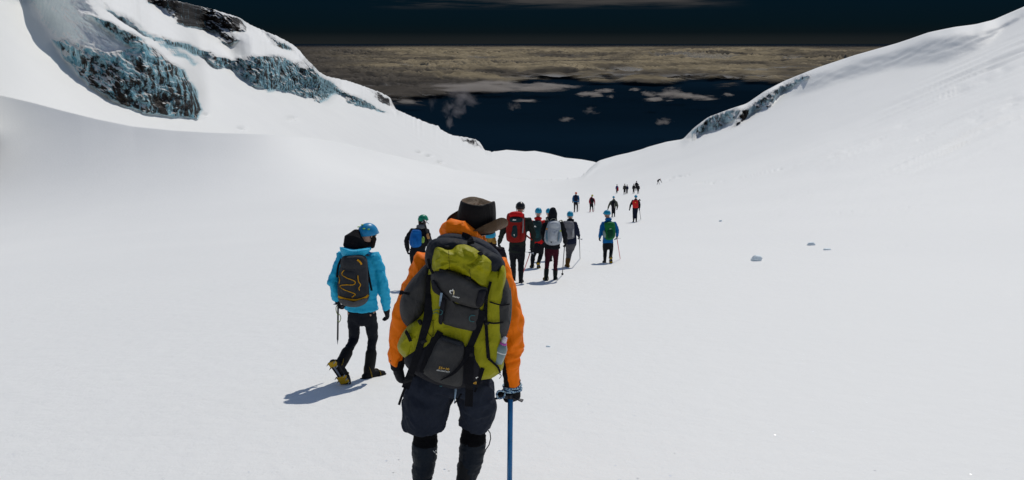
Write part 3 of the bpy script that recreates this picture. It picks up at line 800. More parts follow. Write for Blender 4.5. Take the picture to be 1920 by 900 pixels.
PUFFS = [
 (1262, 176, 78, 22, 'long pale cloud over the dark sea, brightest of the row near the right ridge', 1.2),
 (1315, 183, 62, 13, 'thin grey tail of cloud trailing right of the brightest small cloud', .8),
 (1216, 176, 30, 15, 'small pale cloud just left of the brightest long one', 1.0),
 (1230, 187, 52, 10, 'flat streak of cloud under the row near the right ridge', .9),
 (1107, 177, 58, 14, 'flat pale cloud above the middle of the sea, with a small round one beside it', .9),
 (1145, 181, 16, 9, 'tiny round cloud beside the flat pale cloud in mid sea', .8),
 (1135, 170, 44, 9, 'faint cloud streak just above the flat pale cloud in mid sea', .6),
 (1366, 178, 24, 9, 'small cloud closest to the right snow ridge in the row', .7),
 (1243, 228, 36, 18, 'lone soft grey cloud low over the sea above the snow notch', .6),
 (964, 200, 26, 22, 'small soft cloud standing right of the steam plume', .5),
 (1106, 208, 34, 18, 'very faint cloud wisp below the flat pale cloud in mid sea', .3),
 (765, 191, 46, 10, 'thin grey cloud streak beside the left rock nose', .6),
 (1062, 224, 30, 12, 'faint tuft of cloud low in the gap, left of the lone soft cloud', .35),
 (1190, 168, 26, 7, 'thin short cloud dash high in the gap between the two pale clouds', .6),
 (985, 189, 60, 7, 'faint flat streak of cloud just right of the steam plume', .35),
 (1015, 164, 150, 20, 'long pale cloud tongue stretching right from the top of the steam plume', 1.0),
 (900, 163, 190, 26, 'broad grey cloud patch capping the steam plume', .9),
]
# steam rising from the valley
PL = [(868, 182, 62, 44), (852, 204, 44, 44), (842, 228, 20, 34)]
STEAM = empty('steam_plume', W(842, 240, 2600.0), 'pale wispy plume of steam rising above the lower end of the left ridge', 'steam plume')
for i, (x, y, w, h) in enumerate(PL + [(811, 192, 20, 40)]):
    o = puff('wisp', x, y, w * 1.35, h * 1.35, 3600, None, None, None, (.8, .9, .9, .4)[i], (.62, .58, .58), seed=40 + i, flat=False)
    if 'kind' in o: del o['kind']
    c = Vector(o.location); o.parent = STEAM; o.location = c - Vector(STEAM.location)
for i, (x, y, w, h, lab, dn) in enumerate(PUFFS):
    puff('small_cloud', x, y, w * 1.3, h * 1.25, min(11500, 400 / abs(float(AK(x, y)[1]))), lab, 'cloud', G_, dn, (.62, .56, .50), seed=i + 1)
# ------------------------------------------------------------------ touching the snow
bpy.context.view_layer.update()
_gl = Vector(ground.location)
def drop(x, y):
    ok, p, n, i = ground.ray_cast(Vector((x, y, 400)) - _gl, Vector((0, 0, -1)))
    return (p + _gl).z if ok else float(gz(x, y))
def foot_at(px, py):
    d = Vector(raydir(px, py)).normalized()
    ok, p, n, i = ground.ray_cast(-_gl, d)
    return (p + _gl) if ok else hit(px, py)

# ------------------------------------------------------------------ figure pieces
def frame(y, z):
    """rotation whose y axis is y and whose z axis is nearest to z"""
    y = Vector(y).normalized(); x = y.cross(Vector(z)).normalized(); z = x.cross(y).normalized()
    return Matrix((x, y, z)).transposed()
def add_hand(mb, wr, d, pn, side, s=1.0, curl=(.5, .7, .6), rk=1.0, spread=.0, thumb=.6):
    """palm, four unequal fingers bent towards the palm side, thumb from the side of the palm.
    d along the palm, pn the palm's facing, side +1/-1: where the thumb sits (along d x pn)"""
    d = Vector(d).normalized(); pn = (Vector(pn) - d * Vector(pn).dot(d)).normalized(); lat = d.cross(pn) * side
    wr = Vector(wr)
    P = lambda a, b, c=0: wr + d * a * s + lat * b * s + pn * c * s
    mb.tube([P(-.02, 0), P(.02, 0), P(.055, .002), P(.088, 0)], [(.030 * s * rk, .022 * s * rk), (.036 * s * rk, .020 * s * rk), (.042 * s * rk, .018 * s * rk), (.040 * s * rk, .014 * s * rk)], 14, ref=pn)
    for off, ln, r in ((.031, .072, .0092), (.0105, .082, .0096), (-.0105, .077, .0092), (-.031, .060, .0082)):
        p = P(.078, off); a = 0; dd = d.copy(); pts = [P(.06, off * .9), p]
        for k, (f, c) in enumerate(zip((.45, .31, .24), curl)):
            a += c
            dd = (d * math.cos(a) + pn * math.sin(a) + lat * off * spread * 6).normalized()
            p = p + dd * ln * f * s; pts.append(p)
        mb.tube(pts, [r * s * rk * 1.05, r * s * rk * 1.08, r * s * rk, r * s * rk * .95, r * s * rk * .82], 9, ref=lat)
    p0, p1 = P(.012, .022, .004), P(.042, .047, .014)
    td = (d * (.75) + lat * .45 + pn * thumb).normalized()
    p2 = p1 + td * .033 * s; p3 = p2 + (td + pn * thumb * .6).normalized() * .027 * s
    mb.tube([p0, p1, p2, p3], [.013 * s * rk, .013 * s * rk, .0108 * s * rk, .009 * s * rk], 9)
def add_head(mb, c, fwd, up, s=1.0, face=True):
    M = frame(fwd, up)
    L = lambda x, y, z: Vector(c) + M @ Vector((x, y, z)) * s
    mb.tube([L(0, -.005, -.085), L(0, -.01, -.03), L(0, -.012, .03), L(0, -.01, .068)], [(.052 * s, .062 * s), (.070 * s, .086 * s), (.074 * s, .092 * s), (.058 * s, .072 * s)], 18, cap=(1, .75), ref=M.col[1])
    mb.tube([L(0, .045, -.10), L(0, .062, -.075), L(0, .07, -.03)], [(.030 * s, .022 * s), (.042 * s, .026 * s), (.046 * s, .020 * s)], 12, ref=M.col[1])
    if face:
        mb.tube([L(0, .086, .025), L(0, .108, -.012), L(0, .102, -.022)], [.009 * s, .014 * s, .013 * s], 8)
        mb.tube([L(-.022, .088, -.052), L(.022, .088, -.052)], [.007 * s, .007 * s], 8)
        mb.tube([L(-.045, .078, .03), L(.045, .078, .03)], [.011 * s, .011 * s], 8)
        for q in (-1, 1):
            mb.tube([L(q * .074, -.002, -.028), L(q * .083, -.008, .0), L(q * .084, -.012, .018)], [(.010 * s, .006 * s), (.017 * s, .008 * s), (.013 * s, .007 * s)], 8)
def shell(c, fwd, up, rx, ry, rz, low=-.25, back=-.1, n=30, m=10, th=.012, peak=0.0):
    """open helmet shell with a turned rim"""
    M = frame(fwd, up); c = Vector(c); V = []; F = []
    for lay, k in ((0, 1.0), (1, 1 - th / rx)):
        for i in range(m + 1):
            for j in range(n):
                b = 2 * math.pi * j / n
                zl = low + (back - low) * (.5 - .5 * math.sin(b))
                a0 = math.asin(zl); a = math.pi / 2 + (a0 - math.pi / 2) * i / m
                r = math.cos(a) if i < m else math.cos(a) * 1.03
                v = Vector((rx * r * math.cos(b), ry * r * math.sin(b) + (peak * max(0, math.sin(b)) ** 3 * (i / m) ** 6), rz * math.sin(a))) * k
                V.append(c + M @ v)
    for lay in (0, 1):
        o = lay * (m + 1) * n
        for i in range(m):
            for j in range(n):
                q = (o + i * n + j, o + i * n + (j + 1) % n, o + (i + 1) * n + (j + 1) % n, o + (i + 1) * n + j)
                F.append(q[::-1] if lay == 0 else q)
    o1 = m * n; o2 = (m + 1) * n + m * n
    for j in range(n): F.append((o1 + j, o1 + (j + 1) % n, o2 + (j + 1) % n, o2 + j)[::-1])
    mb = MB(); mb.add(V, F); return mb
def foot_frame(an, toe, up, s):
    M = frame(toe, up)
    return lambda x, y, z: Vector(an) + M @ Vector((x, y, z)) * s, M
def add_boot(mb, an, shin, toe, up, s=1.0, k=1.0):
    L, M = foot_frame(an, toe, up, s)
    t = (Vector(shin) - Vector(an)).normalized()
    mb.tube([Vector(an) + t * .15 * s, Vector(an) + t * .06 * s, L(0, -.005, 0), L(0, -.012, -.05)], [(.053 * s * k, .055 * s * k), (.050 * s * k, .054 * s * k), (.045 * s * k, .056 * s * k), (.040 * s * k, .05 * s * k)], 14, ref=M.col[1])
    mb.tube([L(0, -.062, -.062), L(0, -.02, -.055), L(.0, .06, -.052), (L(0, .12, -.062)), L(0, .165, -.068)], [(.034 * s * k, .028 * s), (.040 * s * k, .034 * s), (.042 * s * k, .040 * s), (.047 * s * k, .030 * s), (.036 * s * k, .022 * s)], 14, ref=M.col[2], e=2.6)
def make_sole(name, an, toe, up, s, mat, parent):
    L, M = foot_frame(an, toe, up, s); mb = MB()
    out = [(-.035, -.09), (-.040, -.03), (-.038, .05), (-.050, .11), (-.042, .165), (-.018, .195), (.018, .195), (.042, .165), (.050, .11), (.038, .05), (.040, -.03), (.035, -.09), (.015, -.105), (-.015, -.105)]
    V = [L(x, y, -.098) for x, y in out] + [L(x * 1.02, y * 1.01, -.076) for x, y in out]; n = len(out)
    F = [tuple(range(n)), tuple(range(2 * n - 1, n - 1, -1))] + [(i, i + n, (i + 1) % n + n, (i + 1) % n) for i in range(n)]
    mb.add(V, F); return mb.make(name, mat, parent, smooth=False)
def make_crampon(an, toe, up, s, parent, plate, steel, strap):
    """yellow plates and steel points under a boot, strapped over it"""
    L, M = foot_frame(an, toe, up, s)
    mb = MB()
    for (y0, y1, w) in ((-.098, -.048, .070), (.070, .145, .088)):
        mb.box(L(0, (y0 + y1) / 2, -.106), (w * s, (y1 - y0) * s, .014 * s), M)
        mb.box(L(w / 2, (y0 + y1) / 2, -.097), (.005 * s, (y1 - y0) * .8 * s, .020 * s), M)
        mb.box(L(-w / 2, (y0 + y1) / 2, -.097), (.005 * s, (y1 - y0) * .8 * s, .020 * s), M)
    nf0 = len(mb.f)
    for x, y in ((-.036, -.09), (.036, -.09), (-.036, -.045), (.036, -.045), (-.045, .065), (.045, .065), (-.047, .105), (.047, .105), (-.044, .15), (.044, .15)):
        mb.tube([L(x, y, -.104), L(x * 1.06, y, -.142)], [.007 * s, .0015 * s], 5, cap=(0, 0))
    for x in (-.022, .022): mb.tube([L(x, .17, -.104), L(x * 1.1, .215, -.135)], [.007 * s, .0015 * s], 5, cap=(0, 0))
    mb.box(L(0, .012, -.106), (.018 * s, .12 * s, .006 * s), M)
    nf1 = len(mb.f)
    for y, zt in ((-.02, .045), (.09, -.018)):
        pts = [L(.046 * math.cos(a) * 1.12, y - (.02 if zt > 0 else 0) * math.sin(a), -.07 + (zt + .07) * math.sin(a)) for a in [math.pi * k / 10 for k in range(11)]]
        mb.ribbon(pts, .014 * s, .003 * s, ref=(M.col[2] * .5 + M.col[1]).normalized())
    mi = [0] * nf0 + [1] * (nf1 - nf0) + [2] * (len(mb.f) - nf1)
    return mesh_obj('crampon', mb.v, mb.f, [plate, steel, strap], parent, None, False, mi)

def px_pts(pts, Y): return [W(p[0], p[1], Y + (p[2] if len(p) > 2 else 0)) for p in pts]
def smooth_closed(poly, N=120):
    P = np.array(poly, float); n = len(P); out = []
    k = max(2, N // n)
    for i in range(n):
        p0, p1, p2, p3 = P[i - 1], P[i], P[(i + 1) % n], P[(i + 2) % n]
        for j in range(k):
            t = j / k
            out.append(.5 * ((2 * p1) + (-p0 + p2) * t + (2 * p0 - 5 * p1 + 4 * p2 - p3) * t * t + (-p0 + 3 * p1 - 3 * p2 + p3) * t ** 3))
    return np.array(out)
SURF = {}
def pillow(name, poly, Y, dyb, T, mat, parent=None, n=4.0, amp=0.0, wl=.08, seed=0, rings=14, N=120, loc=None, back=.35, key=None, crease=0.0, cen=None):
    """a stuffed fabric piece: outline poly, back face at Y+dyb, front swelling T towards the viewer side"""
    Q = smooth_closed(poly, N); m = len(Q); c = Q.mean(0) if cen is None else np.array(cen, float)
    S = [1 - (1 - math.cos(math.pi / 2 * i / rings)) for i in range(rings)]
    S = [math.cos(math.pi / 2 * i / rings) ** .7 for i in range(rings)]
    V = []
    for s in S:
        d = (1 - s ** n) ** (1 / n)
        for q in Q:
            p = c + (q - c) * s
            V.append(tuple(W(p[0], p[1], Y + dyb - T * d)))
    V.append(tuple(W(c[0], c[1], Y + dyb - T)))
    nb = len(V)
    for s in (.97, .8):
        for q in Q:
            p = c + (q - c) * s
            V.append(tuple(W(p[0], p[1], Y + dyb + T * back * (1 - s ** 3))))
    V.append(tuple(W(c[0], c[1], Y + dyb + T * back * .6)))
    co = np.array(V); 
    F = []
    for i in range(rings - 1):
        for j in range(m): F.append((i * m + j, (i + 1) * m + j, (i + 1) * m + (j + 1) % m, i * m + (j + 1) % m))
    for j in range(m): F.append(((rings - 1) * m + j, nb - 1, (rings - 1) * m + (j + 1) % m))
    for j in range(m):
        F.append((j, (j + 1) % m, nb + (j + 1) % m, nb + j))
        F.append((nb + j, nb + (j + 1) % m, nb + m + (j + 1) % m, nb + m + j))
        F.append((nb + m + j, nb + m + (j + 1) % m, nb + 2 * m))
    if amp or crease:
        x, z = co[:, 0] / wl, co[:, 2] / wl
        k = np.concatenate([np.repeat([(1 - s ** 6) for s in S], m), [1], np.zeros(len(co) - nb)])
        wx = perlin(x * .7, z * .7, seed, seed + 3)
        d = amp * (fbm(x + wx, z, seed, 3, seed=seed)) * 1.5
        if crease: d = d + crease * (ridged(x * .8 + wx, z * .9 - wx, seed + .5, 2, .45, seed=seed + 7) - .5)
        co[:, 1] -= k * d
    o = mesh_obj(name, co, F, mat, parent, loc, True)
    if key is not None: SURF.setdefault(key, []).append((co, F))
    return o
def finish_surf(key):
    V = []; F = []
    for co, f in SURF[key]:
        b = len(V); V += [Vector(v) for v in co]; F += [tuple(i + b for i in q) for q in f]
    SURF[key] = BVHTree.FromPolygons(V, F)
def stick(key, px, py, off=.004, default=None):
    d = Vector(raydir(px, py)).normalized()
    h = SURF[key].ray_cast(Vector((0, 0, 0)), d)
    if h[0] is None: return W(px, py, default)
    return h[0] - d * off
def dense(pts, step=5.0):
    out = []
    for a, b in zip(pts[:-1], pts[1:]):
        n = max(1, int(math.hypot(b[0] - a[0], b[1] - a[1]) / step))
        for i in range(n): out.append(tuple(a[k] + (b[k] - a[k]) * i / n for k in range(2)))
    out.append(tuple(pts[-1][:2])); return out
def catmull(pts, k=5):
    P = [np.array(p, float) for p in pts]; out = []
    for i in range(len(P) - 1):
        p0 = P[max(i - 1, 0)]; p1 = P[i]; p2 = P[i + 1]; p3 = P[min(i + 2, len(P) - 1)]
        for j in range(k):
            t = j / k
            out.append(tuple(.5 * ((2 * p1) + (-p0 + p2) * t + (2 * p0 - 5 * p1 + 4 * p2 - p3) * t * t + (-p0 + 3 * p1 - 3 * p2 + p3) * t ** 3)))
    out.append(tuple(P[-1])); return out
def strap(name, key, pts, wpx, mat, parent, Y, off=.004, th=.004, dflt=-.35, seed=0):
    """webbing lying over whatever it crosses"""
    q = dense(pts, 4.0); P = []
    last = None
    for p in q:
        v = stick(key, p[0], p[1], off, None) if SURF[key].ray_cast(Vector((0, 0, 0)), Vector(raydir(p[0], p[1])).normalized())[0] is not None else None
        if v is None: v = W(p[0], p[1], (last.y if last is not None else Y + dflt))
        last = v; P.append(v)
    ys = np.array([p.y for p in P])
    if len(ys) > 4:
        # webbing bridges hollows: keep near the outermost surface around
        ys2 = np.array([ys[max(0, i - 2):i + 3].min() for i in range(len(ys))])
        P = [W(q[i][0], q[i][1], float(ys2[i])) for i in range(len(P))]
    mpp = P[0].length / FPX
    w = [wpx * mpp] * len(P) if not isinstance(wpx, (list, tuple)) else [float(np.interp(i, np.linspace(0, len(P) - 1, len(wpx)), wpx)) * mpp for i in range(len(P))]
    mb = MB(); mb.ribbon(P, w, th, ref=(0, -1, .2)); return mb.make(name, mat, parent, smooth=False)
def lettering(name, text, key, cx, cy, hpx, ang, mat, parent, off=.004, shear=0, wscale=1.0):
    cu = bpy.data.curves.new('t', 'FONT'); cu.body = text; cu.align_x = 'CENTER'; cu.align_y = 'CENTER'; cu.size = 1.0; cu.resolution_u = 2
    cu.shear = shear; cu.offset = .012
    o = bpy.data.objects.new('t', cu); COL.objects.link(o)
    me = bpy.data.meshes.new_from_object(o.evaluated_get(bpy.context.evaluated_depsgraph_get()))
    bpy.data.objects.remove(o)
    V = []; ca, sa = math.cos(math.radians(ang)), math.sin(math.radians(ang))
    for v in me.vertices:
        x, y = v.co.x * hpx * 1.4 * wscale, v.co.y * hpx * 1.4
        V.append(stick(key, cx + x * ca - y * sa * -1 * -1 if False else cx + x * ca + y * sa, cy + x * sa - y * ca, off, 5))
    F = [tuple(p.vertices) for p in me.polygons]
    bpy.data.meshes.remove(me)
    return mesh_obj(name, [tuple(v) for v in V], F, mat, parent, None, False)
def patch(name, poly, key, mat, parent, off=.004, dflt=5):
    """a flat printed mark: small outline laid on the fabric"""
    H = [SURF[key].ray_cast(Vector((0, 0, 0)), Vector(raydir(x, y)).normalized())[0] for x, y in poly]
    ys = [h.y for h in H if h is not None]; my = sum(ys) / len(ys) if ys else dflt
    V = [stick(key, x, y, off, my - .01) for x, y in poly]
    return mesh_obj(name, [tuple(v) for v in V], [tuple(range(len(V)))], mat, parent, None, False)

# ------------------------------------------------------------------ shared materials
BLACK = cloth('black_cloth', (.012, .013, .016), .85)
CHAR = cloth('charcoal_nylon', (.052, .051, .050), .7, bump=.35)
DARKPK = cloth('dark_pack_cloth', (.020, .020, .024), .75)
WEB = cloth('black_webbing', (.010, .010, .012), .8, scale=120)
SKIN_M = hard('skin', (.42, .24, .17), .55, spec=.4, vary=.06)
RUBBER = hard('black_rubber', (.012, .012, .012), .7)
STEEL = hard('steel', (.35, .36, .38), .35, metal=.9)
YEL = hard('yellow_plate', (.62, .36, .01), .45)
CYAN = hard('cyan_shell', (.006, .27, .44), .36, vary=.08)
HAIR = cloth('dark_hair', (.02, .013, .009), .6)

def default_joints(root, s):
    T = dict(head=(0, .03, 1.655), neck=(0, -.005, 1.49), shL=(-.175, 0, 1.415), shR=(.175, 0, 1.415), elL=(-.245, -.03, 1.15), elR=(.245, -.03, 1.15),
             wrL=(-.265, .05, .92), wrR=(.265, .05, .92), pelvis=(0, 0, .95), knL=(-.095, .05, .50), knR=(.095, .05, .50), anL=(-.10, -.02, .10), anR=(.10, -.02, .10))
    return {k: root + Vector(v) * s for k, v in T.items()}
GROUPW = 'hikers walking down the snow valley'
def hiker(foot, top, J=None, jacket=BLACK, trousers=BLACK, helmet=CYAN, boots=RUBBER, glove=BLACK, label='', group=GROUPW, lod=1, height=None,
          collar=None, hood=None, hair=None, crampons=None, fat=1.06, legfat=1.2, face=(0, 1, 0), toes=None, lift=(), hem=.10, headgear='helmet', Yf=None, hood_up=False, hatmat=None, amp=1.0, hemcol=None, fk=1.14, hs=1.0, cuff=1.0):
    J = J or {}; g = foot_at(*foot) if Yf is None else None
    if g is None:
        p = W(foot[0], foot[1], Yf); g = Vector((p.x, Yf, drop(p.x, Yf)))
    Y = g.y
    Hh = W(foot[0], top, Y).z - g.z
    s = Hh / 1.80
    root = empty('person', g, label, 'person', group)
    j = default_joints(g, s)
    for k, v in J.items():
        if k in j: j[k] = W(v[0], v[1], Y + (v[2] if len(v) > 2 else 0) * s)
    for k in ('anL', 'anR'):
        if k not in lift:
            j[k].z = drop(j[k].x, j[k].y) + .10 * s
    vx = {0: .012, 1: .020, 2: .034, 3: .05}[lod] * (s if lod < 2 else 1)
    fw = Vector(face).normalized()
    up = (j['head'] - j['neck']).normalized(); up = (up + Vector((0, 0, 1.2))).normalized()
    tor = (j['neck'] - j['pelvis'])
    T = lambda t: j['pelvis'] + tor * t
    # --- the body itself, one skin under the clothes
    mb = MB()
    add_head(mb, j['head'], fw, up, s, lod < 2)
    mb.tube([j['neck'] - tor.normalized() * .05 * s, (j['neck'] + j['head']) / 2 - fw * .01 * s, j['head'] - up * .04 * s], [.062 * s, .055 * s, .058 * s], 12)
    mb.tube([T(-.04), T(.25), T(.55), T(.85), T(.98)], [(.14 * s, .09 * s), (.125 * s, .085 * s), (.15 * s, .10 * s), (.14 * s, .085 * s), (.07 * s, .06 * s)], 14)
    for q in 'LR':
        mb.tube([T(.84), j['sh' + q], j['el' + q], j['wr' + q]], [.055 * s, .05 * s, .038 * s, .027 * s], 10)
        hp = T(-.02) + Vector((.085 * s * (1 if q == 'R' else -1), 0, 0))
        mb.tube([T(.05), hp, j['kn' + q], j['an' + q]], [.09 * s, .080 * s, .052 * s, .036 * s], 10)
        if lod < 3:
            d = (j['wr' + q] - j['el' + q]).normalized()
            if lod < 2: add_hand(mb, j['wr' + q], d + Vector((0, .1, 0)), Vector((-1 if q == 'R' else 1, .2, 0)), 1 if q == 'R' else -1, s, rk=.8)
            else: mb.tube([j['wr' + q], j['wr' + q] + d * .13 * s], [.03 * s, .022 * s], 8)
        sx = 1 if q == 'R' else -1
    vb = {0: .006, 1: .010, 2: .03, 3: .045}[lod]
    skin('body', mb, vb, SKIN_M, root, it=2)
    # --- jacket
    mb = MB(); f = fat * s
    hz = T(-hem)
    mb.tube([hz, T(.02), T(.25), T(.5), T(.72), T(.88), T(.99)], [(.185 * f, .135 * f), (.178 * f, .132 * f), (.168 * f, .125 * f), (.182 * f, .132 * f), (.188 * f, .125 * f), (.145 * f, .10 * f), (.078 * f, .08 * f)], 22, cap=(.25, .4))
    for q in 'LR':
        c = T(.80) + (j['sh' + q] - T(.80)) * .4
        e, w = j['el' + q], j['wr' + q]
        mb.tube([c, j['sh' + q], j['sh' + q].lerp(e, .5), e, e.lerp(w, .5), w.lerp(e, .06)], [.082 * f, .080 * f, .070 * f, .063 * f, .056 * f, .049 * f], 12, cap=(1, .3))
    skin('jacket', mb, vx, jacket, root, it=5 if lod < 2 else 2, amp=(.024 * s * amp if lod < 2 else 0), wl=.11 * s, seed=int(foot[0]), stretch=(1.3, 1, .75))
    cm = collar or jacket
    if hood_up:
        mb = MB(); c = j['head']; nk = j['neck']
        mb.tube([nk - up * .02 * s - fw * .01, nk + up * .07 * s - fw * .02 * s, c - up * .0 * s - fw * .025 * s, c + up * .075 * s - fw * .015 * s], [(.115 * s, .105 * s), (.100 * s, .105 * s), (.108 * s, .125 * s), (.080 * s, .095 * s)], 18, ref=fw)
        skin('hood', mb, vx * .8, cm, root, it=4, amp=.006 * s, wl=.07 * s, seed=5)
    else:
        mb = MB(); n = 12; c = j['neck'] + up * .012 * s
        for k in range(n):
            a0, a1 = 2 * math.pi * k / n, 2 * math.pi * (k + 1) / n
            bk = hood if hood else 0
            P = lambda a: c + Vector((math.cos(a) * .085 * s, math.sin(a) * .075 * s, 0)) + (Vector((0, -.035, .02)) * s * bk if math.sin(a) < -.3 else Vector((0, 0, 0)))
            r = lambda a: (.030 + (.028 * bk * max(0, -math.sin(a)))) * s
            mb.tube([P(a0), P(a1)], [r(a0), r(a1)], 8)
        skin('hood', mb, vx * .8, cm, root, it=4, amp=.006 * s if lod < 2 else 0, wl=.07 * s, seed=5)
    # --- trousers
    mb = MB(); f = legfat * s
    mb.tube([T(-.12), T(.0), T(.12)], [(.150 * f, .115 * f), (.158 * f, .118 * f), (.15 * f, .11 * f)], 18)
    for q in 'LR':
        hp = T(-.05) + Vector((.083 * s * (1 if q == 'R' else -1), 0, 0))
        kn, an = j['kn' + q], j['an' + q]
        mb.tube([hp, hp.lerp(kn, .5), kn, kn.lerp(an, .4), kn.lerp(an, .80), kn.lerp(an, .93)], [.090 * f, .080 * f, .060 * f, .058 * f, .047 * f * cuff, .050 * f * cuff], 14, cap=(1, .3))
    skin('trousers', mb, vx, trousers, root, it=4 if lod < 2 else 2, amp=(.014 * s * amp if lod < 2 else 0), wl=.09 * s, seed=int(foot[0]) + 3)
    # --- boots, gloves
    for q in 'LR':
        sh = j['kn' + q]; an = j['an' + q]
        toe, tu = (toes or {}).get(q, ((.12 if q == 'R' else -.12, 1, -.16), (0, .16, 1)))
        mb = MB(); add_boot(mb, an, sh, toe, tu, s * fk)
        bt = skin('boot', mb, {0: .007, 1: .012, 2: .03, 3: .04}[lod], boots, root, it=2)
        if lod < 2: make_sole('sole', an, toe, tu, s * fk, RUBBER, bt)
        if crampons and q in crampons: make_crampon(an, toe, tu, s * fk, bt, YEL, STEEL, cloth('ochre_webbing', (.30, .19, .03), .8))
        if glove is not None:
            mb = MB(); w = j['wr' + q]; d = (w - j['el' + q]).normalized()
            if lod < 2:
                add_hand(mb, w, d + Vector((0, .1, 0)), Vector((-1 if q == 'R' else 1, .2, 0)), 1 if q == 'R' else -1, s, rk=1.22)
                mb.tube([w - d * .04 * s, w + d * .01 * s], [.043 * s, .037 * s], 12)
            else:
                mb.tube([w - d * .02 * s, w + d * .07 * s, w + d * .13 * s], [.042 * s, .045 * s, .03 * s], 10)
            skin('glove', mb, {0: .0045, 1: .009, 2: .025, 3: .035}[lod], glove, root, it=1)
    # --- headgear and hair
    if hair:
        mb = MB(); mb.tube([j['head'] + up * .05 * s - fw * .02 * s, j['head'] - up * .03 * s - fw * .035 * s, j['head'] - up * .12 * s - fw * .05 * s], [(.080 * s, .09 * s), (.086 * s, .085 * s), (.07 * s, .05 * s)], 14, ref=fw)
        skin('hair', mb, .014 if lod < 2 else .03, hair, root, it=2, amp=.006 * s, wl=.03)
    if headgear == 'helmet' and helmet:
        hm = shell(j['head'] + up * .025 * s, fw, up, hs * .104 * s, hs * .128 * s, hs * .115 * s, low=-.05, back=-.30, th=.012 * s, peak=.015 * s).make('helmet', helmet, root)
        if lod < 2:
            M = frame(fw, up); mb = MB()
            for q in (-1, 1):
                mb.tube([j['head'] + M @ Vector((q * .088, -.02, .01)) * s, j['head'] + M @ Vector((q * .078, .02, -.08)) * s, j['head'] + M @ Vector((0, .05, -.115)) * s], [.006 * s] * 3, 6)
            mb.make('chin_strap', WEB, hm)
            mb = MB()
            for (b, a) in ((-.9, .55), (-2.24, .55), (-1.57, .95), (-.4, .5), (-2.75, .5)):
                p = Vector((.104 * math.cos(a) * math.cos(b), .128 * math.cos(a) * math.sin(b), .115 * math.sin(a))) * s * 1.0
                mb = MB(); mb.ball(j['head'] + up * .025 * s + M @ p, (.016 * s, .010 * s, .006 * s), 10, 6)
                mb.make('vent', hatmat or BLACK, hm)
    return root, j, s, Y

def ice_axe(top, tip, label, shaft, s=1.0, pick=(-1, .3), group='ice axes and poles used as walking sticks', cat='ice axe', name='ice_axe', head=True, r=.011, loc=None, basket=False, hm=None, hs=1.0):
    top, tip = Vector(top), Vector(tip); d = (tip - top).normalized()
    root = empty(name, tip, label, cat, group)
    mb = MB(); mb.tube([top, tip - d * .06 * s], [r * s, r * s], 10, cap=(.3, 0)); mb.make('shaft', shaft, root)
    mb = MB(); mb.tube([tip - d * .065 * s, tip], [r * s * .9, .002], 8, cap=(0, 0)); mb.make('spike', STEEL, root)
    if head:
        hm = hm or STEEL; sh0 = s; s = s * hs
        a = Vector((pick[0], pick[1], .05)).normalized()
        a = (a - d * a.dot(d)).normalized()
        mb = MB()
        mb.tube([top - d * .012 * s, top + a * .06 * s - d * .010 * s, top + a * .13 * s + d * .022 * s], [(.005 * s, .017 * s), (.004 * s, .013 * s), (.002 * s, .004 * s)], 8, ref=-d)
        mb.tube([top - d * .012 * s, top - a * .05 * s - d * .004 * s, top - a * .085 * s + d * .004 * s], [(.006 * s, .016 * s), (.014 * s, .006 * s), (.026 * s, .003 * s)], 8, ref=-d)
        mb.tube([top + d * .03 * s, top - d * .02 * s], [.014 * s, .014 * s], 10)
        mb.make('axe_head', hm, root)
    else:
        mb = MB(); mb.tube([top - d * .02 * s, top + d * .10 * s], [.017 * s, .014 * s], 10); mb.make('grip', RUBBER, root)
    if basket:
        mb = MB(); mb.tube([tip - d * .085 * s, tip - d * .08 * s], [.032 * s, .032 * s], 12, cap=(.1, .1)); mb.make('basket', RUBBER, root)
    return root
# ------------------------------------------------------------------ the man in the orange jacket
ORANGE = cloth('orange_shell', (.95, .195, .002), .6, vary=.08, bump=.2, scale=30, spec=.12)
ORDARK = cloth('charcoal_shell', (.016, .016, .018), .75)
OLIVE = cloth('olive_nylon', (.31, .295, .004), .55, vary=.14, bump=.3, scale=30, spec=.16)
GREYN = cloth('slate_nylon', (.022, .025, .031), .6, bump=.35)
NAVYT = cloth('navy_twill', (.022, .027, .040), .75, vary=.2)
GAITER = cloth('dark_gaiter', (.008, .013, .020), .6, spec=.2)
KNIT = cloth('black_knit', (.006, .006, .007), .95, scale=90, bump=.5)
WAX = cloth('waxed_leather_black', (.008, .0065, .006), .6, vary=.5, spec=.15)
WAXB = cloth('waxed_leather_brown', (.085, .048, .022), .6, vary=.3, spec=.15)
WHITE = hard('white_print', (.75, .75, .70), .6)
GOLD = hard('gold_print', (.75, .42, .04), .6)
CREAM = hard('cream_print', (.75, .62, .36), .6)
BLUEM = hard('blue_anodised', (.008, .115, .30), .28, metal=.35)
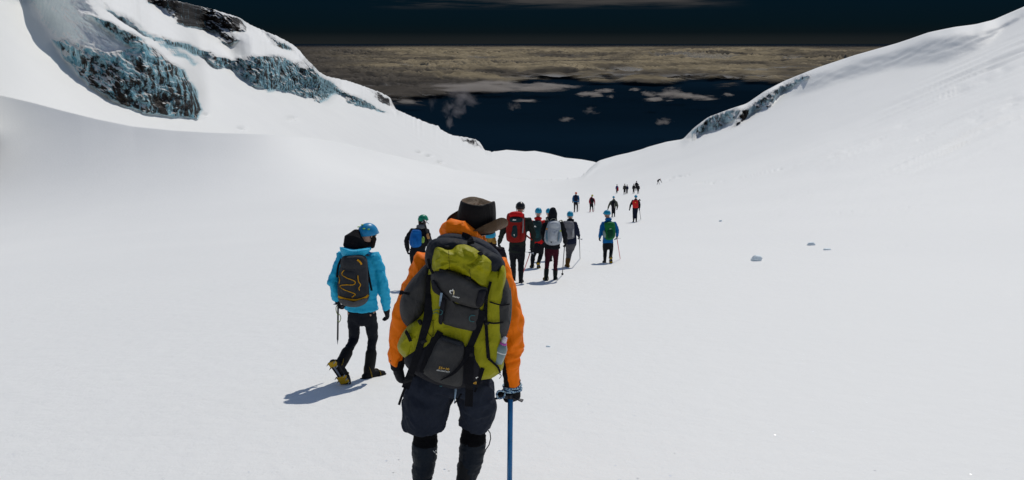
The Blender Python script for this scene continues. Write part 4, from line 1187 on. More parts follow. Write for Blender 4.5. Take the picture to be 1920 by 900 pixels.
def main_man():
    Y = 5.0
    g = W(845, 945, Y); g.z = drop(g.x, Y)
    root = empty('person', g, 'person in orange jacket and wide brown hat, walking away right in front', 'person', GROUPW)
    w = lambda a, b, d=0: W(a, b, Y + d)
    head = w(889, 426, .06); neck = w(880, 448, 0)
    # body
    mb = MB(); fw = Vector((.45, .9, 0)).normalized(); up = Vector((.03, .03, 1))
    add_head(mb, head, fw, up, 1.0)
    mb.tube([neck - Vector((0, 0, .05)), neck + Vector((.02, .03, .07)), head - Vector((0, 0, .03))], [.065, .06, .06], 14)
    tor = [w(848, 695), w(860, 650), w(872, 560), w(880, 490), w(882, 455)]
    mb.tube(tor, [(.16, .10), (.14, .09), (.16, .10), (.15, .09), (.07, .06)], 16)
    armL = [w(800, 492), w(757, 592, -.02), w(745, 684, .05)]; armR = [w(930, 498), w(955, 605, -.02), w(960, 724, .06)]
    mb.tube([w(870, 500)] + armL, [.06, .055, .042, .03], 12); mb.tube([w(890, 500)] + armR, [.06, .055, .042, .03], 12)
    kL, aL = w(798, 812, .02), w(790, 915, .02); kR, aR = w(886, 812, .05), w(869, 915, .0)
    aL.z = drop(aL.x, aL.y) + .11; aR.z = drop(aR.x, aR.y) + .11
    mb.tube([w(838, 690), w(806, 745), kL, aL], [.09, .075, .055, .04], 12); mb.tube([w(862, 690), w(890, 745), kR, aR], [.09, .075, .055, .04], 12)
    skin('body', mb, .008, SKIN_M, root, it=2)
    # jacket
    mb = MB()
    mb.tube([w(848, 722), w(851, 700), w(858, 655), w(868, 560), w(876, 505), w(880, 470), w(882, 452)], [(.19, .15), (.185, .145), (.175, .14), (.20, .15), (.205, .13), (.15, .11), (.10, .10)], 26, cap=(.3, .3))
    mb.tube([w(830, 500), w(800, 494), w(778, 540, -.01), w(757, 595, -.02), w(746, 640, .02), w(744, 680, .05)], [.085, .086, .083, .080, .060, .047], 20, cap=(1, .15))
    mb.tube([w(905, 502), w(928, 500), w(944, 548, -.01), w(954, 605, -.02), w(958, 660, .02), w(960, 719, .06)], [.085, .088, .086, .085, .070, .053], 20, cap=(1, .15))
    def reg(c):
        X, Yy = back_px(c)
        dark = (X > 925) & (Yy > 652) & (X < 947 + (Yy - 660) * .17 - 3) 
        dark |= (X > 752) & (X < 800) & (Yy > 630) & (X > 755 - 0 * Yy)
        dark |= (X > 748) & (X < 766) & (Yy > 545) & (Yy < 553)
        return dark.astype(int)
    skin('jacket', mb, .0075, [ORANGE, ORDARK], root, it=5, amp=.028, wl=.12, seed=11, stretch=(1.1, 1, 1.1), region=reg)
    # rolled hood lying behind the neck
    mb = MB()
    mb.tube([w(838, 431, -.06), w(846, 427, -.10), w(866, 430, -.12), w(886, 440, -.11), w(901, 449, -.06)], [(.048, .045), (.056, .052), (.052, .055), (.036, .045), (.016, .03)], 20, ref=(0, 1, 0))
    mb.tube([w(836, 434, -.06), w(852, 440, -.13), w(880, 447, -.12)], [.03, .034, .022], 14)
    mb.tube([w(836, 436, -.05), w(850, 425, .05), w(885, 432, .08), w(905, 450, .03)], [.035, .03, .03, .025], 12)
    hd = skin('hood', mb, .006, ORANGE, root, it=4, amp=.010, wl=.07, seed=23, stretch=(2, 1, .7))
    SURF['hoodm'] = [(np.array([hd.matrix_local @ v.co + Vector(g) for v in hd.data.vertices]), [tuple(p.vertices) for p in hd.data.polygons])]; finish_surf('hoodm')
    for k, pl in enumerate(([(848, 423), (851, 421), (853, 423.5), (850, 425)], [(850, 420), (852, 418.6), (853, 420), (851, 421)], [(853, 419.8), (855, 419), (855.3, 421.3), (853.7, 422)])):
        patch('emblem', pl, 'hoodm', WHITE, hd, .003)
    # trousers cut at the knee
    mb = MB()
    mb.tube([w(848, 690), w(846, 708), w(843, 722)], [(.19, .15), (.215, .155), (.23, .15)], 24, cap=(.3, .25))
    mb.tube([w(809, 722), w(799, 752), w(795, 782, .01), w(797, 799, .015)], [(.148, .145), (.138, .14), (.138, .135), (.134, .13)], 24, cap=(1, .02))
    mb.tube([w(889, 722), w(896, 750), w(896, 778, .03), w(892, 795, .04)], [(.122, .135), (.110, .13), (.108, .12), (.102, .11)], 24, cap=(1, .02))
    skin('trousers', mb, .008, NAVYT, root, it=4, amp=.028, wl=.14, seed=31, stretch=(1, 1, 1))
    for sx, ch in (('L', [(799, 790), (798, 815), (797, 832)]), ('R', [(889, 785), (888, 805), (887, 828)])):
        mb = MB(); dy = .02 if sx == 'L' else .05
        mb.tube([w(*p, dy) for p in ch], [.083, .074, .080], 20, cap=(.3, .2)); skin('knee_warmer', mb, .008, KNIT, root, it=3, amp=.008, wl=.05, seed=40, stretch=(3, 3, .5))
    gL = [(796, 828, .02), (796, 848, .02), (795, 868, .02), (793, 884, .02), (792, 900, .02), (790, 925, .02)]
    gR = [(888, 818, .05), (886, 842, .045), (883, 862, .04), (877, 884, .03), (873, 900, .01), (870, 925, .0)]
    for nm, ch, rr in (('L', gL, [.078, .083, .072, .068, .056, .066]), ('R', gR, [.076, .082, .078, .068, .058, .066])):
        mb = MB(); mb.tube([w(*p) for p in ch], rr, 22, cap=(.15, .1))
        gt = skin('gaiter', mb, .007, GAITER, root, it=3, amp=.011, wl=.07, seed=55 + len(nm), stretch=(2, 2, .5))
        k = 'gait' + nm
        SURF[k] = [(np.array([v.co + Vector(g) for v in gt.data.vertices]), [tuple(p.vertices) for p in gt.data.polygons])]; finish_surf(k)
        if nm == 'L':
            patch('emblem', [(812, 844), (815, 847), (819, 850), (820, 854), (816, 850), (812.5, 846.5)], k, WHITE, gt, .003)
            patch('emblem', [(816, 845), (818, 843), (820, 847), (818.5, 846.5), (817, 847)], k, WHITE, gt, .003)
        else:
            mb = MB(); mb.tube([w(913, 803, .04), w(919, 812, .02), w(920, 822, .0), w(917, 834, .0), w(911, 843, .03)], [.0032] * 5, 6); mb.make('drawcord', WEB, gt)
    for an, kn, toe in ((aL, kL, (-.15, 1, -.18)), (aR, kR, (.12, 1, -.18))):
        mb = MB(); add_boot(mb, an, kn, toe, (0, .18, 1), 1.05); bt = skin('boot', mb, .007, RUBBER, root, it=2)
        make_sole('sole', an, toe, (0, .18, 1), 1.05, RUBBER, bt)
        make_crampon(an, toe, (0, .18, 1), 1.05, bt, YEL, STEEL, WEB)
    # gloves
    GLV = cloth('black_glove', (.010, .011, .013), .7)
    mb = MB(); wr = w(745, 686, .05)
    add_hand(mb, wr, Vector((.16, .12, -1)), Vector((.75, .55, 0)), -1, 1.08, curl=(.45, .75, .6), rk=1.25)
    mb.tube([w(745, 672, .05), w(745, 690, .05)], [.050, .040], 16, cap=(.2, .5)); skin('glove', mb, .0042, GLV, root, it=1, amp=.003, wl=.03, seed=3)
    mb = MB(); wr = w(960, 722, .06)
    add_hand(mb, wr, Vector((.02, .10, -1)), Vector((-.35, .9, -.1)), -1, 1.08, curl=(1.0, 1.15, .8), rk=1.28, thumb=.9)
    mb.tube([w(960, 712, .06), w(960, 728, .06)], [.054, .046], 16, cap=(.2, .5)); skin('glove', mb, .0042, GLV, root, it=1, amp=.003, wl=.03, seed=4)
    # hat: tall creased crown, brim curled up at both sides
    hat_c = w(892, 430, .05)
    hup = Vector((.08, -.02, 1)).normalized(); hfw = Vector((.55, .83, -.05)).normalized()
    M = frame(hfw, hup); mb = MB(); V = []; n = 64
    prof = [(1.03, -.01), (1.03, .02), (1.02, .06), (.99, .10), (.955, .135), (.915, .158), (.87, .168), (.81, .167), (.66, .156), (.46, .150), (.22, .146), (.02, .145)]
    for rr, hh in prof:
        for k in range(n):
            a = 2 * math.pi * k / n; c, s_ = math.cos(a), math.sin(a)
            rx, ry = .104 * rr, .126 * rr
            pinch = 1 - .10 * max(0, s_) ** 2 * sstep(hh, .09, .16)
            z = hh + (.005 * math.sin(a * 3 + .6) + .006 * math.cos(a * 2)) * float(sstep(hh, .08, .16)) - (.034 if rr < .72 else 0) * .3
            V.append(hat_c + M @ Vector((rx * c * float(pinch), ry * s_, z)))
    m = len(prof)
    F = [(i * n + k, i * n + (k + 1) % n, (i + 1) * n + (k + 1) % n, (i + 1) * n + k) for i in range(m - 1) for k in range(n)] + [tuple((m - 1) * n + k for k in range(n))]
    cro = np.array([tuple(v) for v in V]); cro = cro + .0035 * np.stack([fbm(cro[:, 0] * 22, cro[:, 1] * 22, cro[:, 2] * 22, 3, seed=s) for s in (1, 2, 3)], 1)
    midx = [1 if i >= 6 else 0 for i in range(m - 1) for k in range(n)] + [1]
    hat = mesh_obj('hat', cro, F, [WAX, WAXB], root, None, True, midx)
    V = []; rings = 12
    for lay in (0, 1):
        for i in range(rings + 1):
            t = i / rings
            for k in range(n):
                a = 2 * math.pi * k / n; c, s_ = math.cos(a), math.sin(a)
                wd = abs(c) ** 1.5
                r0x, r0y = .102, .124
                L = .092 + .012 * s_
                curl = wd * 2.15
                an = curl * t ** .8
                out = L * (math.sin(an) / curl if curl > .15 else t) if True else 0
                upz = L * ((1 - math.cos(an)) / curl if curl > .15 else 0) * 1.25
                z = upz - .035 * (1 - wd) * t ** 1.4 + .004 * math.sin(5 * a) * t - lay * .0035
                V.append(hat_c + M @ Vector(((r0x + out) * c, (r0y + out) * s_, z + .004)))
    F = []
    for lay in (0, 1):
        o = lay * (rings + 1) * n
        for i in range(rings):
            for k in range(n):
                q = (o + i * n + k, o + i * n + (k + 1) % n, o + (i + 1) * n + (k + 1) % n, o + (i + 1) * n + k)
                F.append(q if lay else q[::-1])
    a_, b_ = rings * n, (rings + 1) * n + rings * n
    F += [(a_ + k, a_ + (k + 1) % n, b_ + (k + 1) % n, b_ + k) for k in range(n)]
    mesh_obj('brim', [tuple(v) for v in V], F, WAXB, hat, None, True)
    mb = MB(); mb.tube([hat_c + M @ Vector((.099 * math.cos(a), .123 * math.sin(a), .012)) for a in [2 * math.pi * k / 40 for k in range(41)]], [(.004, .012)] * 41, 8, cap=(0, 0), ref=M.col[2]); mb.make('hat_band', WAX, hat)
    mb = MB(); mb.tube([head + M @ Vector((0, -.03, .0)), head + M @ Vector((0, -.045, -.06)), head + M @ Vector((0, -.05, -.10))], [(.078, .07), (.074, .06), (.05, .035)], 16, ref=hfw)
    skin('hair', mb, .008, HAIR, root, it=2, amp=.006, wl=.02)
    # --- the big rucksack
    pr = empty('backpack', w(850, 715, -.30), 'large olive green and charcoal rucksack strapped to the back of the orange jacket', 'backpack', 'rucksacks on the walkers')
    K = 'mp'
    def pl(name, poly, dyb, T, mat, amp=.008, wl=.09, seed=0, n=4.5, crease=.0, parent=pr, rings=16, key=K, **k):
        return pillow(name, poly, Y, dyb, T, mat, parent, n, amp, wl, seed, rings, 140, key=key, crease=crease, **k)
    pl('pack_collar', [(812, 462), (818, 448), (826, 441), (846, 437), (880, 442), (905, 449), (922, 460), (938, 477), (941, 492), (900, 486), (845, 468)], -.13, .13, cloth('collar_cloth', (.030, .034, .045), .7), .010, .06, 1, 3)
    pl('pack_body', [(806, 500), (860, 492), (925, 498), (944, 512), (948, 545), (944, 600), (942, 650), (944, 688), (926, 707), (905, 712), (850, 716), (800, 702), (765, 676), (748, 658), (746, 643), (762, 614), (790, 590), (803, 555)], -.14, .22, OLIVE, .010, .10, 2, 5, .012)
    pl('side_pocket', [(806, 492), (812, 530), (803, 575), (792, 600), (774, 616), (760, 609), (751, 592), (750, 566), (760, 540), (780, 514)], -.10, .20, CHAR, .012, .10, 3, 3, .008)
    pl('side_pocket', [(938, 512), (948, 519), (955, 537), (958, 562), (957, 600), (950, 630), (938, 652), (927, 650), (922, 618), (926, 570), (932, 530)], -.12, .20, CHAR, .012, .10, 4, 3, .008)
    pl('side_panel', [(942, 494), (949, 512), (944, 548), (934, 578), (922, 604), (914, 598), (916, 560), (922, 535), (932, 512)], -.20, .135, OLIVE, .008, .07, 6, 3.5, .008)
    pl('top_yoke', [(798, 470), (806, 452), (830, 445), (862, 447), (894, 455), (922, 471), (938, 481), (947, 494), (944, 509), (934, 520), (920, 526), (880, 508), (820, 500), (804, 506), (797, 490)], -.18, .17, GREYN, .016, .06, 7, 3.2, .018)
    pl('lid', [(811, 470), (818, 461), (832, 464), (845, 465), (857, 457), (872, 456), (887, 461), (906, 473), (922, 486), (926, 496), (921, 520), (913, 546), (900, 538), (885, 527), (860, 516), (832, 508), (811, 513), (808, 492)], -.19, .235, OLIVE, .012, .075, 8, 3.2, .050)
    pl('lid_pocket', [(810, 510), (832, 503), (860, 511), (885, 523), (902, 535), (916, 541), (912, 558), (906, 573), (898, 580), (880, 577), (850, 567), (825, 554), (811, 543), (807, 526)], -.20, .24, CHAR, .006, .10, 9, 4.5, .004)
    pl('lid_wing', [(896, 541), (905, 539), (914, 543), (911, 558), (905, 573), (898, 578), (889, 574), (892, 556)], -.22, .228, DARKPK, .004, .06, 10, 4)
    pl('lid_wing', [(808, 528), (812, 523), (820, 535), (838, 556), (846, 566), (828, 557), (812, 546)], -.22, .222, DARKPK, .004, .06, 10, 4)
    pl('front_panel', [(836, 545), (850, 562), (895, 575), (906, 580), (900, 618), (890, 626), (862, 620), (840, 613), (826, 606), (828, 570)], -.19, .195, CHAR, .010, .09, 12, 5, .010)
    pl('panel_edge', [(829, 552), (838, 556), (834, 590), (829, 612), (821, 606), (824, 575)], -.20, .192, DARKPK, .004, .05, 13, 4)
    pl('lower_compartment', [(795, 634), (806, 622), (830, 626), (870, 639), (892, 648), (904, 664), (908, 690), (902, 712), (880, 724), (850, 729), (815, 720), (785, 706), (764, 690), (758, 674), (770, 655)], -.16, .215, DARKPK, .008, .10, 14, 5, .006)
    pl('lower_pocket', [(823, 627), (848, 633), (873, 644), (874, 690), (868, 722), (848, 725), (815, 716), (790, 700), (790, 690), (802, 664)], -.19, .215, CHAR, .007, .12, 15, 5, .006)
    pl('pocket_flap', [(824, 626), (848, 632), (872, 642), (870, 655), (845, 645), (822, 638)], -.20, .217, GREYN, .004, .06, 16, 3)
    pl('bottle_pocket', [(926, 640), (935, 652), (948, 662), (946, 672), (940, 690), (926, 706), (914, 700), (914, 660)], -.16, .16, OLIVE, .008, .07, 17, 3.5, .008)
    pl('wing_pocket', [(746, 648), (752, 636), (765, 618), (778, 622), (790, 604), (797, 612), (790, 640), (775, 664), (762, 672), (748, 660)], -.16, .19, OLIVE, .008, .07, 18, 3.5, .012)
    finish_surf(K)
    def st(pts, wpx, mat=WEB, nm='strap', off=.005, th=.004, cat=True):
        return strap(nm, K, catmull(pts, 4) if cat else pts, wpx, mat, pr, Y, off, th)
    st([(806, 515), (805, 550), (804, 580), (800, 605), (790, 640), (781, 670), (770, 700), (760, 728)], [12, 14, 17, 15, 13, 13, 14, 15], th=.006)
    st([(759, 728), (753, 744), (748, 759)], 4.5)
    st([(826, 622), (815, 640), (803, 665), (790, 698)], [13, 11, 10, 9])
    st([(902, 582), (899, 605), (890, 630), (879, 655)], [17, 15, 13, 12], th=.006)
    st([(881, 650), (871, 675), (852, 698), (826, 713)], [10, 7, 5, 1.5])
    st([(881, 650), (880, 690), (880, 730), (879, 762)], [17, 16, 15, 15], th=.006)
    st([(912, 545), (911, 590), (913, 635), (916, 672)], [7, 6, 6, 7])
    st([(916, 672), (925, 680), (934, 689), (938, 700)], [5, 4, 4, 3])
    st([(934, 700), (940, 704), (936, 710)], 1.2)
    st([(880, 505), (884, 530)], 0.8)
    st([(812, 512), (806, 500), (803, 485)], 5)
    st([(843, 506), (841, 470)], .6)
    st([(920, 528), (912, 560), (908, 585)], [5, 5, 5])
    st([(905, 690), (898, 715), (890, 735)], [8, 6, 3])
    st([(760, 620), (766, 630), (770, 640)], 6)
    st([(750, 549), (758, 549), (768, 551)], 5, nm='strap')
    st([(866, 440), (880, 446), (884, 458)], 11, nm='strap')
    st([(905, 602), (925, 606), (944, 604)], 3.2)
    st([(918, 566), (940, 572), (956, 570)], 2.4)
    # buckles
    def buckle(x, y, a, b, ang=0, nm='buckle', mat=RUBBER, off=.010):
        c = stick(K, x, y, off, 4.6); mpp = c.length / FPX; M2 = Matrix.Rotation(math.radians(-ang), 3, 'Y')
        mb = MB(); mb.box(c, (a * mpp, .012, b * mpp), M2)
        for q in (-1, 1): mb.tube([c + M2 @ Vector((q * a * mpp * .5, 0, -b * mpp * .4)), c + M2 @ Vector((q * a * mpp * .5, 0, b * mpp * .4))], [.003] * 2, 6)
        mb.make(nm, mat, pr)
    for x, y, a, b, an in ((830, 508, 12, 6, -8), (876, 522, 12, 8, 12), (806, 563, 10, 7, 0), (904, 596, 15, 9, 5), (880, 664, 15, 8, 0), (788, 604, 6, 10, 30), (794, 640, 10, 7, 25), (912, 606, 8, 5, 0), (764, 714, 13, 6, 20), (900, 476, 9, 8, 30), (838, 464, 8, 6, 0)):
        buckle(x, y, a, b, an)
    PALEB = cloth('pale_blue_webbing', (.24, .33, .42), .6)
    st([(828, 549), (826, 562), (825, 574)], [4.5, 4, 3.5], PALEB, 'ice_axe_loop')
    TEAL = hard('teal_cord', (.04, .16, .17), .6)
    def cord(pts, r, mat, nm='cord', cl=False, parent=pr):
        P = [stick(K, x, y, .006, 4.62) for x, y in catmull(pts, 5)]
        mb = MB(); mb.tube(P, [r] * len(P), 6); return mb.make(nm, mat, parent)
    cord([(890, 592), (884, 591), (880, 596), (882, 602), (889, 603)], .0022, TEAL)
    cord([(812, 583), (820, 580), (829, 583), (827, 590), (818, 586), (812, 588)], .0016, TEAL)
    cord([(957, 540), (959, 570), (957, 600), (953, 618)], .0022, TEAL, 'piping')
    cord([(812, 600), (811, 630), (800, 622)], .0014, WEB)
    # printed marks and writing
    E_ = [(843.5, 549.5), (842.3, 547), (843, 544.6), (845.4, 543.6), (848, 544.6), (848.4, 542), (849.8, 541.6), (849.6, 546), (847.6, 546), (845.6, 545.6), (844.6, 547), (845.4, 549.6), (848, 551), (846, 551)]
    patch('logo', E_, K, WHITE, pr, .006)
    patch('logo', [(849.6, 543.6), (851.6, 544.4), (852.2, 548), (851.4, 552.8), (849.6, 551.6), (850.2, 547.4)], K, CREAM, pr, .006)
    lettering('lettering', 'deuter', K, 855, 556.6, 3.6, 14, WHITE, pr, .006)
    lettering('lettering', '55+10', K, 832.3, 691.2, 4.6, 9, GOLD, pr, .006, wscale=1.22)
    lettering('lettering', 'AIRCONTACT', K, 831, 696.0, 2.8, 9, WHITE, pr, .006)
    patch('logo', [(886, 719), (892, 715), (894, 716.6), (893, 721), (891.8, 720.6), (892, 717.6), (888, 720)], K, GOLD, pr, .006)
    patch('logo', [(891, 708.4), (896, 706), (897.6, 709.4), (895, 707.9), (893.4, 710.6), (892.4, 709.2)], K, WHITE, pr, .006)
    patch('emblem', [(786, 714), (791, 715.6), (790.6, 718), (787, 717.6)], K, WHITE, pr, .006)
    patch('emblem', [(823.6, 722.4), (829, 723.4), (828, 725), (824, 724.4)], K, TEAL, pr, .006)
    # pale blue tail between the legs
    mb = MB(); mb.ribbon([w(855, 726, -.22), w(854, 738, -.22), w(852, 754, -.20)], [.014, .010, .004], .004); mb.make('strap', PALEB, pr)
    mb = MB(); mb.ribbon([w(865, 738, -.2), w(860, 746, -.2), w(852, 756, -.2)], [.010, .010, .008], .004); mb.make('strap', WEB, pr)
    # shoulder straps of the pack
    for pts in ([(842, 455, -.16), (838, 462, 0), (832, 500, .13), (815, 560, .13), (800, 600, -.02)], [(905, 462, -.16), (908, 470, 0), (910, 510, .13), (925, 570, .13), (935, 610, -.04)]):
        mb = MB(); mb.ribbon([w(a, b, c) for a, b, c in pts], .06, .014, ref=(0, .3, 1)); mb.make('shoulder_strap', DARKPK, pr)
    mb = MB(); mb.tube([w(775, 690, -.12), w(780, 700, .12), w(848, 715, .17), w(905, 705, .12), w(925, 690, -.12)], [(.012, .045)] * 5, 12, ref=(0, 0, 1)); mb.make('hip_belt', DARKPK, pr)
    # drinking bottle in the side pocket
    b0, b1 = w(936, 663, -.30), w(944, 642, -.30); ax = (b1 - b0).normalized()
    br = empty('bottle', b0 - ax * .05, 'translucent sports bottle with pink ring and white cap in the rucksack side pocket', 'bottle')
    mb = MB(); mb.tube([b0 - ax * .05, b0, b0 + ax * .035, b0 + ax * .055], [.036, .037, .036, .026], 20, cap=(.2, .3)); mb.make('flask', hard('smoky_plastic', (.20, .27, .27), .25), br)
    mb = MB(); mb.tube([b0 + ax * .056, b0 + ax * .068], [.022, .021], 16, cap=(.1, .1)); mb.make('ring', hard('pink_plastic', (.55, .10, .42), .4), br)
    mb = MB(); mb.tube([b0 + ax * .070, b0 + ax * .098], [.016, .013], 16, cap=(.1, .6)); mb.make('cap', hard('white_plastic', (.72, .66, .74), .4), br)
    mb = MB(); mb.tube([b0 + ax * .012, b0 + ax * .018], [.0378, .0378], 20, cap=(.05, .05)); mb.make('stripe', WHITE, br)
    # blue ice axe in the right hand, wrist cord
    top = w(957, 748, .02); tp = w(955, 960, .02); tp.z = drop(tp.x, tp.y) - .04
    ax_ = ice_axe(top, tp, 'bright blue ice axe used as a cane by the orange jacket walker', BLUEM, 1.12, pick=(-1, .25), r=.0145, hm=hard('dark_steel', (.05, .05, .055), .5, metal=.6), hs=.8)
    mb = MB(); P = []
    for k in range(150):
        a = 2 * math.pi * k / 28; t = k / 150
        P.append(w(960, 727, .06) + Vector((.055 * math.cos(a) * (1 + .08 * math.sin(3.1 * a)), .046 * math.sin(a), .016 - .034 * t + .007 * math.sin(a * 1.3))))
    mb.tube(P, [.0052] * len(P), 7); 
    P = [w(*q) for q in catmull([(945, 734, .0), (935, 733, -.02), (931, 740, -.02), (935, 747, -.02), (944, 745, -.01), (947, 738, 0)], 6)]
    mb.tube(P, [.0052] * len(P), 7)
    m, nt = new_mat('braided_cord'); tc = nd(nt, 'ShaderNodeTexCoord')
    wv = nd(nt, 'ShaderNodeTexNoise', {'Vector': tc.outputs['Object'], 'Scale': 130.0, 'Detail': 1.0})
    rp = nd(nt, 'ShaderNodeValToRGB', {'Fac': wv.outputs[0]}); rp.color_ramp.interpolation = 'CONSTANT'
    rp.color_ramp.elements[0].color = (.01, .03, .08, 1); rp.color_ramp.elements[1].position = .5; rp.color_ramp.elements[1].color = (.45, .62, .68, 1)
    e3 = rp.color_ramp.elements.new(.42); e3.color = (.02, .18, .45, 1)
    bs = nd(nt, 'ShaderNodeBsdfPrincipled', {'Base Color': rp.outputs[0], 'Roughness': .7}); nd(nt, 'ShaderNodeOutputMaterial', {'Surface': bs.outputs[0]})
    mb.make('wrist_cord', m, ax_)
main_man()

# ------------------------------------------------------------------ the woman in cyan
CYJ = cloth('cyan_shell_cloth', (.006, .40, .64), .62, vary=.06, bump=.2, spec=.35)
TIGHT = cloth('black_tights', (.010, .012, .017), .6, vary=.1)
def woman():
    J = dict(head=(689, 440, .05), neck=(677, 468, 0), shL=(642, 482), shR=(702, 482), elL=(623, 528, -.06), elR=(718, 530, -.04), wrL=(633, 563, .02), wrR=(725, 583, .02),
             pelvis=(678, 583), knL=(664, 634, .06), anL=(640, 682, -.30), knR=(699, 632, .08), anR=(693, 690, .0))
    root, j, s, Y = hiker((690, 707), 419, J, CYJ, TIGHT, hard('blue_helmet', (.010, .22, .45), .35), cloth('boot_black', (.014, .014, .014), .6), cloth('black_glove2', (.012, .012, .014), .7),
        'person in cyan jacket with black snood and blue helmet, one crampon lifted', lod=0, crampons='LR', fat=1.05, legfat=.92, fk=1.22, hs=.93, cuff=.74, face=(.75, .65, -.05), hem=-.045, amp=1.1,
        toes={'L': ((.45, .15, -.88), (.15, .88, .42)), 'R': ((.62, .78, -.10), (0, .15, 1))}, lift=('anL',), hatmat=hard('lime_vent', (.25, .50, .02), .5), hood=None)
    w = lambda a, b, d=0: W(a, b, Y + d)
    SN = cloth('black_fleece', (.010, .010, .012), .95, scale=90, bump=.5)
    mb = MB(); mb.tube([w(668, 467, -.04), w(664, 457, -.06), w(664, 447, -.05), w(668, 440, -.02)], [(.105, .09), (.118, .10), (.105, .10), (.06, .06)], 22); mb.tube([w(680, 462, 0), w(690, 458, .03)], [.08, .05], 14)
    skin('snood', mb, .008, SN, root, it=4, amp=.008, wl=.07, seed=5)
    mb = MB(); mb.tube([w(694, 440, .05), w(699, 450, .05), w(698, 461, .04)], [.045, .042, .03], 14); skin('hair', mb, .009, HAIR, root, it=2, amp=.006, wl=.03)
    # hood of the jacket lying on the pack
    pillow('hood', [(637, 466), (641, 463), (665, 467), (690, 465), (694, 469), (686, 478), (676, 487), (664, 491), (650, 488), (642, 480)], Y, -.10, .16, CYJ, root, 2.6, .010, .07, 4, 12, 90, crease=.012)
    pr = empty('backpack', w(664, 572, -.25), 'small dark grey day pack with zigzag orange bungee on the cyan jacket', 'backpack', 'rucksacks on the walkers')
    K = 'wp'; GP = cloth('graphite_pack', (.034, .036, .040), .7); GP2 = cloth('grey_pack_base', (.070, .072, .076), .7)
    AM = cloth('amber_cord', (.62, .30, .01), .6)
    def pl(nm, poly, dyb, T, mat, amp=.006, n=3.5, seed=0, cr=.004): return pillow(nm, poly, Y, dyb, T, mat, pr, n, amp, .08, seed, 14, 110, key=K, crease=cr)
    pl('pack_body', [(644, 482), (655, 478), (678, 478), (688, 486), (690, 510), (692, 540), (692, 558), (684, 569), (668, 575), (648, 573), (636, 565), (633, 552), (634, 525), (638, 500)], -.12, .20, GP, seed=1)
    pl('front_panel', [(645, 503), (668, 504), (672, 520), (671, 545), (668, 557), (640, 553), (638, 535), (641, 515)], -.16, .185, GP, .004, seed=2, cr=.002)
    pl('base_panel', [(635, 559), (650, 563), (670, 566), (688, 558), (690, 562), (684, 570), (668, 576), (648, 574), (637, 567)], -.15, .19, GP2, .004, seed=3)
    pl('lid', [(642, 482), (656, 478), (679, 478), (687, 486), (688, 500), (680, 509), (660, 508), (643, 506), (638, 498)], -.13, .205, GP, .006, seed=4, cr=.010)
    finish_surf(K)
    def cord(pts, r, nm='bungee', mat=AM):
        P = [stick(K, x, y, .006, Y - .3) for x, y in catmull(pts, 6)]; mb = MB(); mb.tube(P, [r] * len(P), 6); mb.make(nm, mat, pr)
    cord([(645, 507), (641, 514), (650, 521), (663, 526), (666, 530), (662, 534), (650, 534), (640, 535), (638, 538), (645, 543), (658, 548), (666, 552), (660, 557)], .0045)
    cord([(671, 517), (672, 527), (676, 534), (673, 540), (674, 544)], .005)
    cord([(635, 517), (637, 524), (636, 531)], .005)
    strap('piping', K, catmull([(634, 556), (645, 560), (660, 562.5), (672, 562), (685, 558), (691, 553)], 4), 3.6, AM, pr, Y, .007)
    strap('zip_pull', K, catmull([(670, 487), (675, 491), (678, 496)], 4), 3, AM, pr, Y, .006)
    for pts in ([(640, 485), (634, 500), (632, 520)], [(686, 486), (689, 505), (692, 520), (697, 545)]):
        P = catmull(pts, 4); mb = MB(); mb.ribbon([w(a, b, -.15) for a, b in P], .022, .005); mb.make('strap', WEB, pr)
    for sx, pts in ((0, [(650, 480, -.16), (648, 478, -.02), (646, 490, .10), (642, 530, .12), (640, 555, -.05)]), (1, [(684, 480, -.16), (690, 479, -.02), (692, 495, .11), (694, 530, .12), (692, 555, -.05)])):
        mb = MB(); mb.ribbon([w(a, b, c) for a, b, c in pts], .05, .012, ref=(0, .3, 1)); mb.make('shoulder_strap', GP, pr)
    t = w(634, 568, .06); p = w(633, 646, .02)
    ax = ice_axe(t, p, 'slim dark ice axe with lime leash held by the cyan jacket walker', hard('dark_shaft', (.03, .03, .035), .35), .9, pick=(.3, 1), r=.011)
    mb = MB(); P = [w(*q) for q in catmull([(634, 570, .06), (630, 577, .04), (632, 588, .03), (637, 590, .03), (639, 597, .03), (636, 604, .03), (633, 600, .03)], 5)]
    mb.tube(P, [.004] * len(P), 6); mb.make('leash', hard('lime_leash', (.16, .22, .02), .6), ax)
woman()
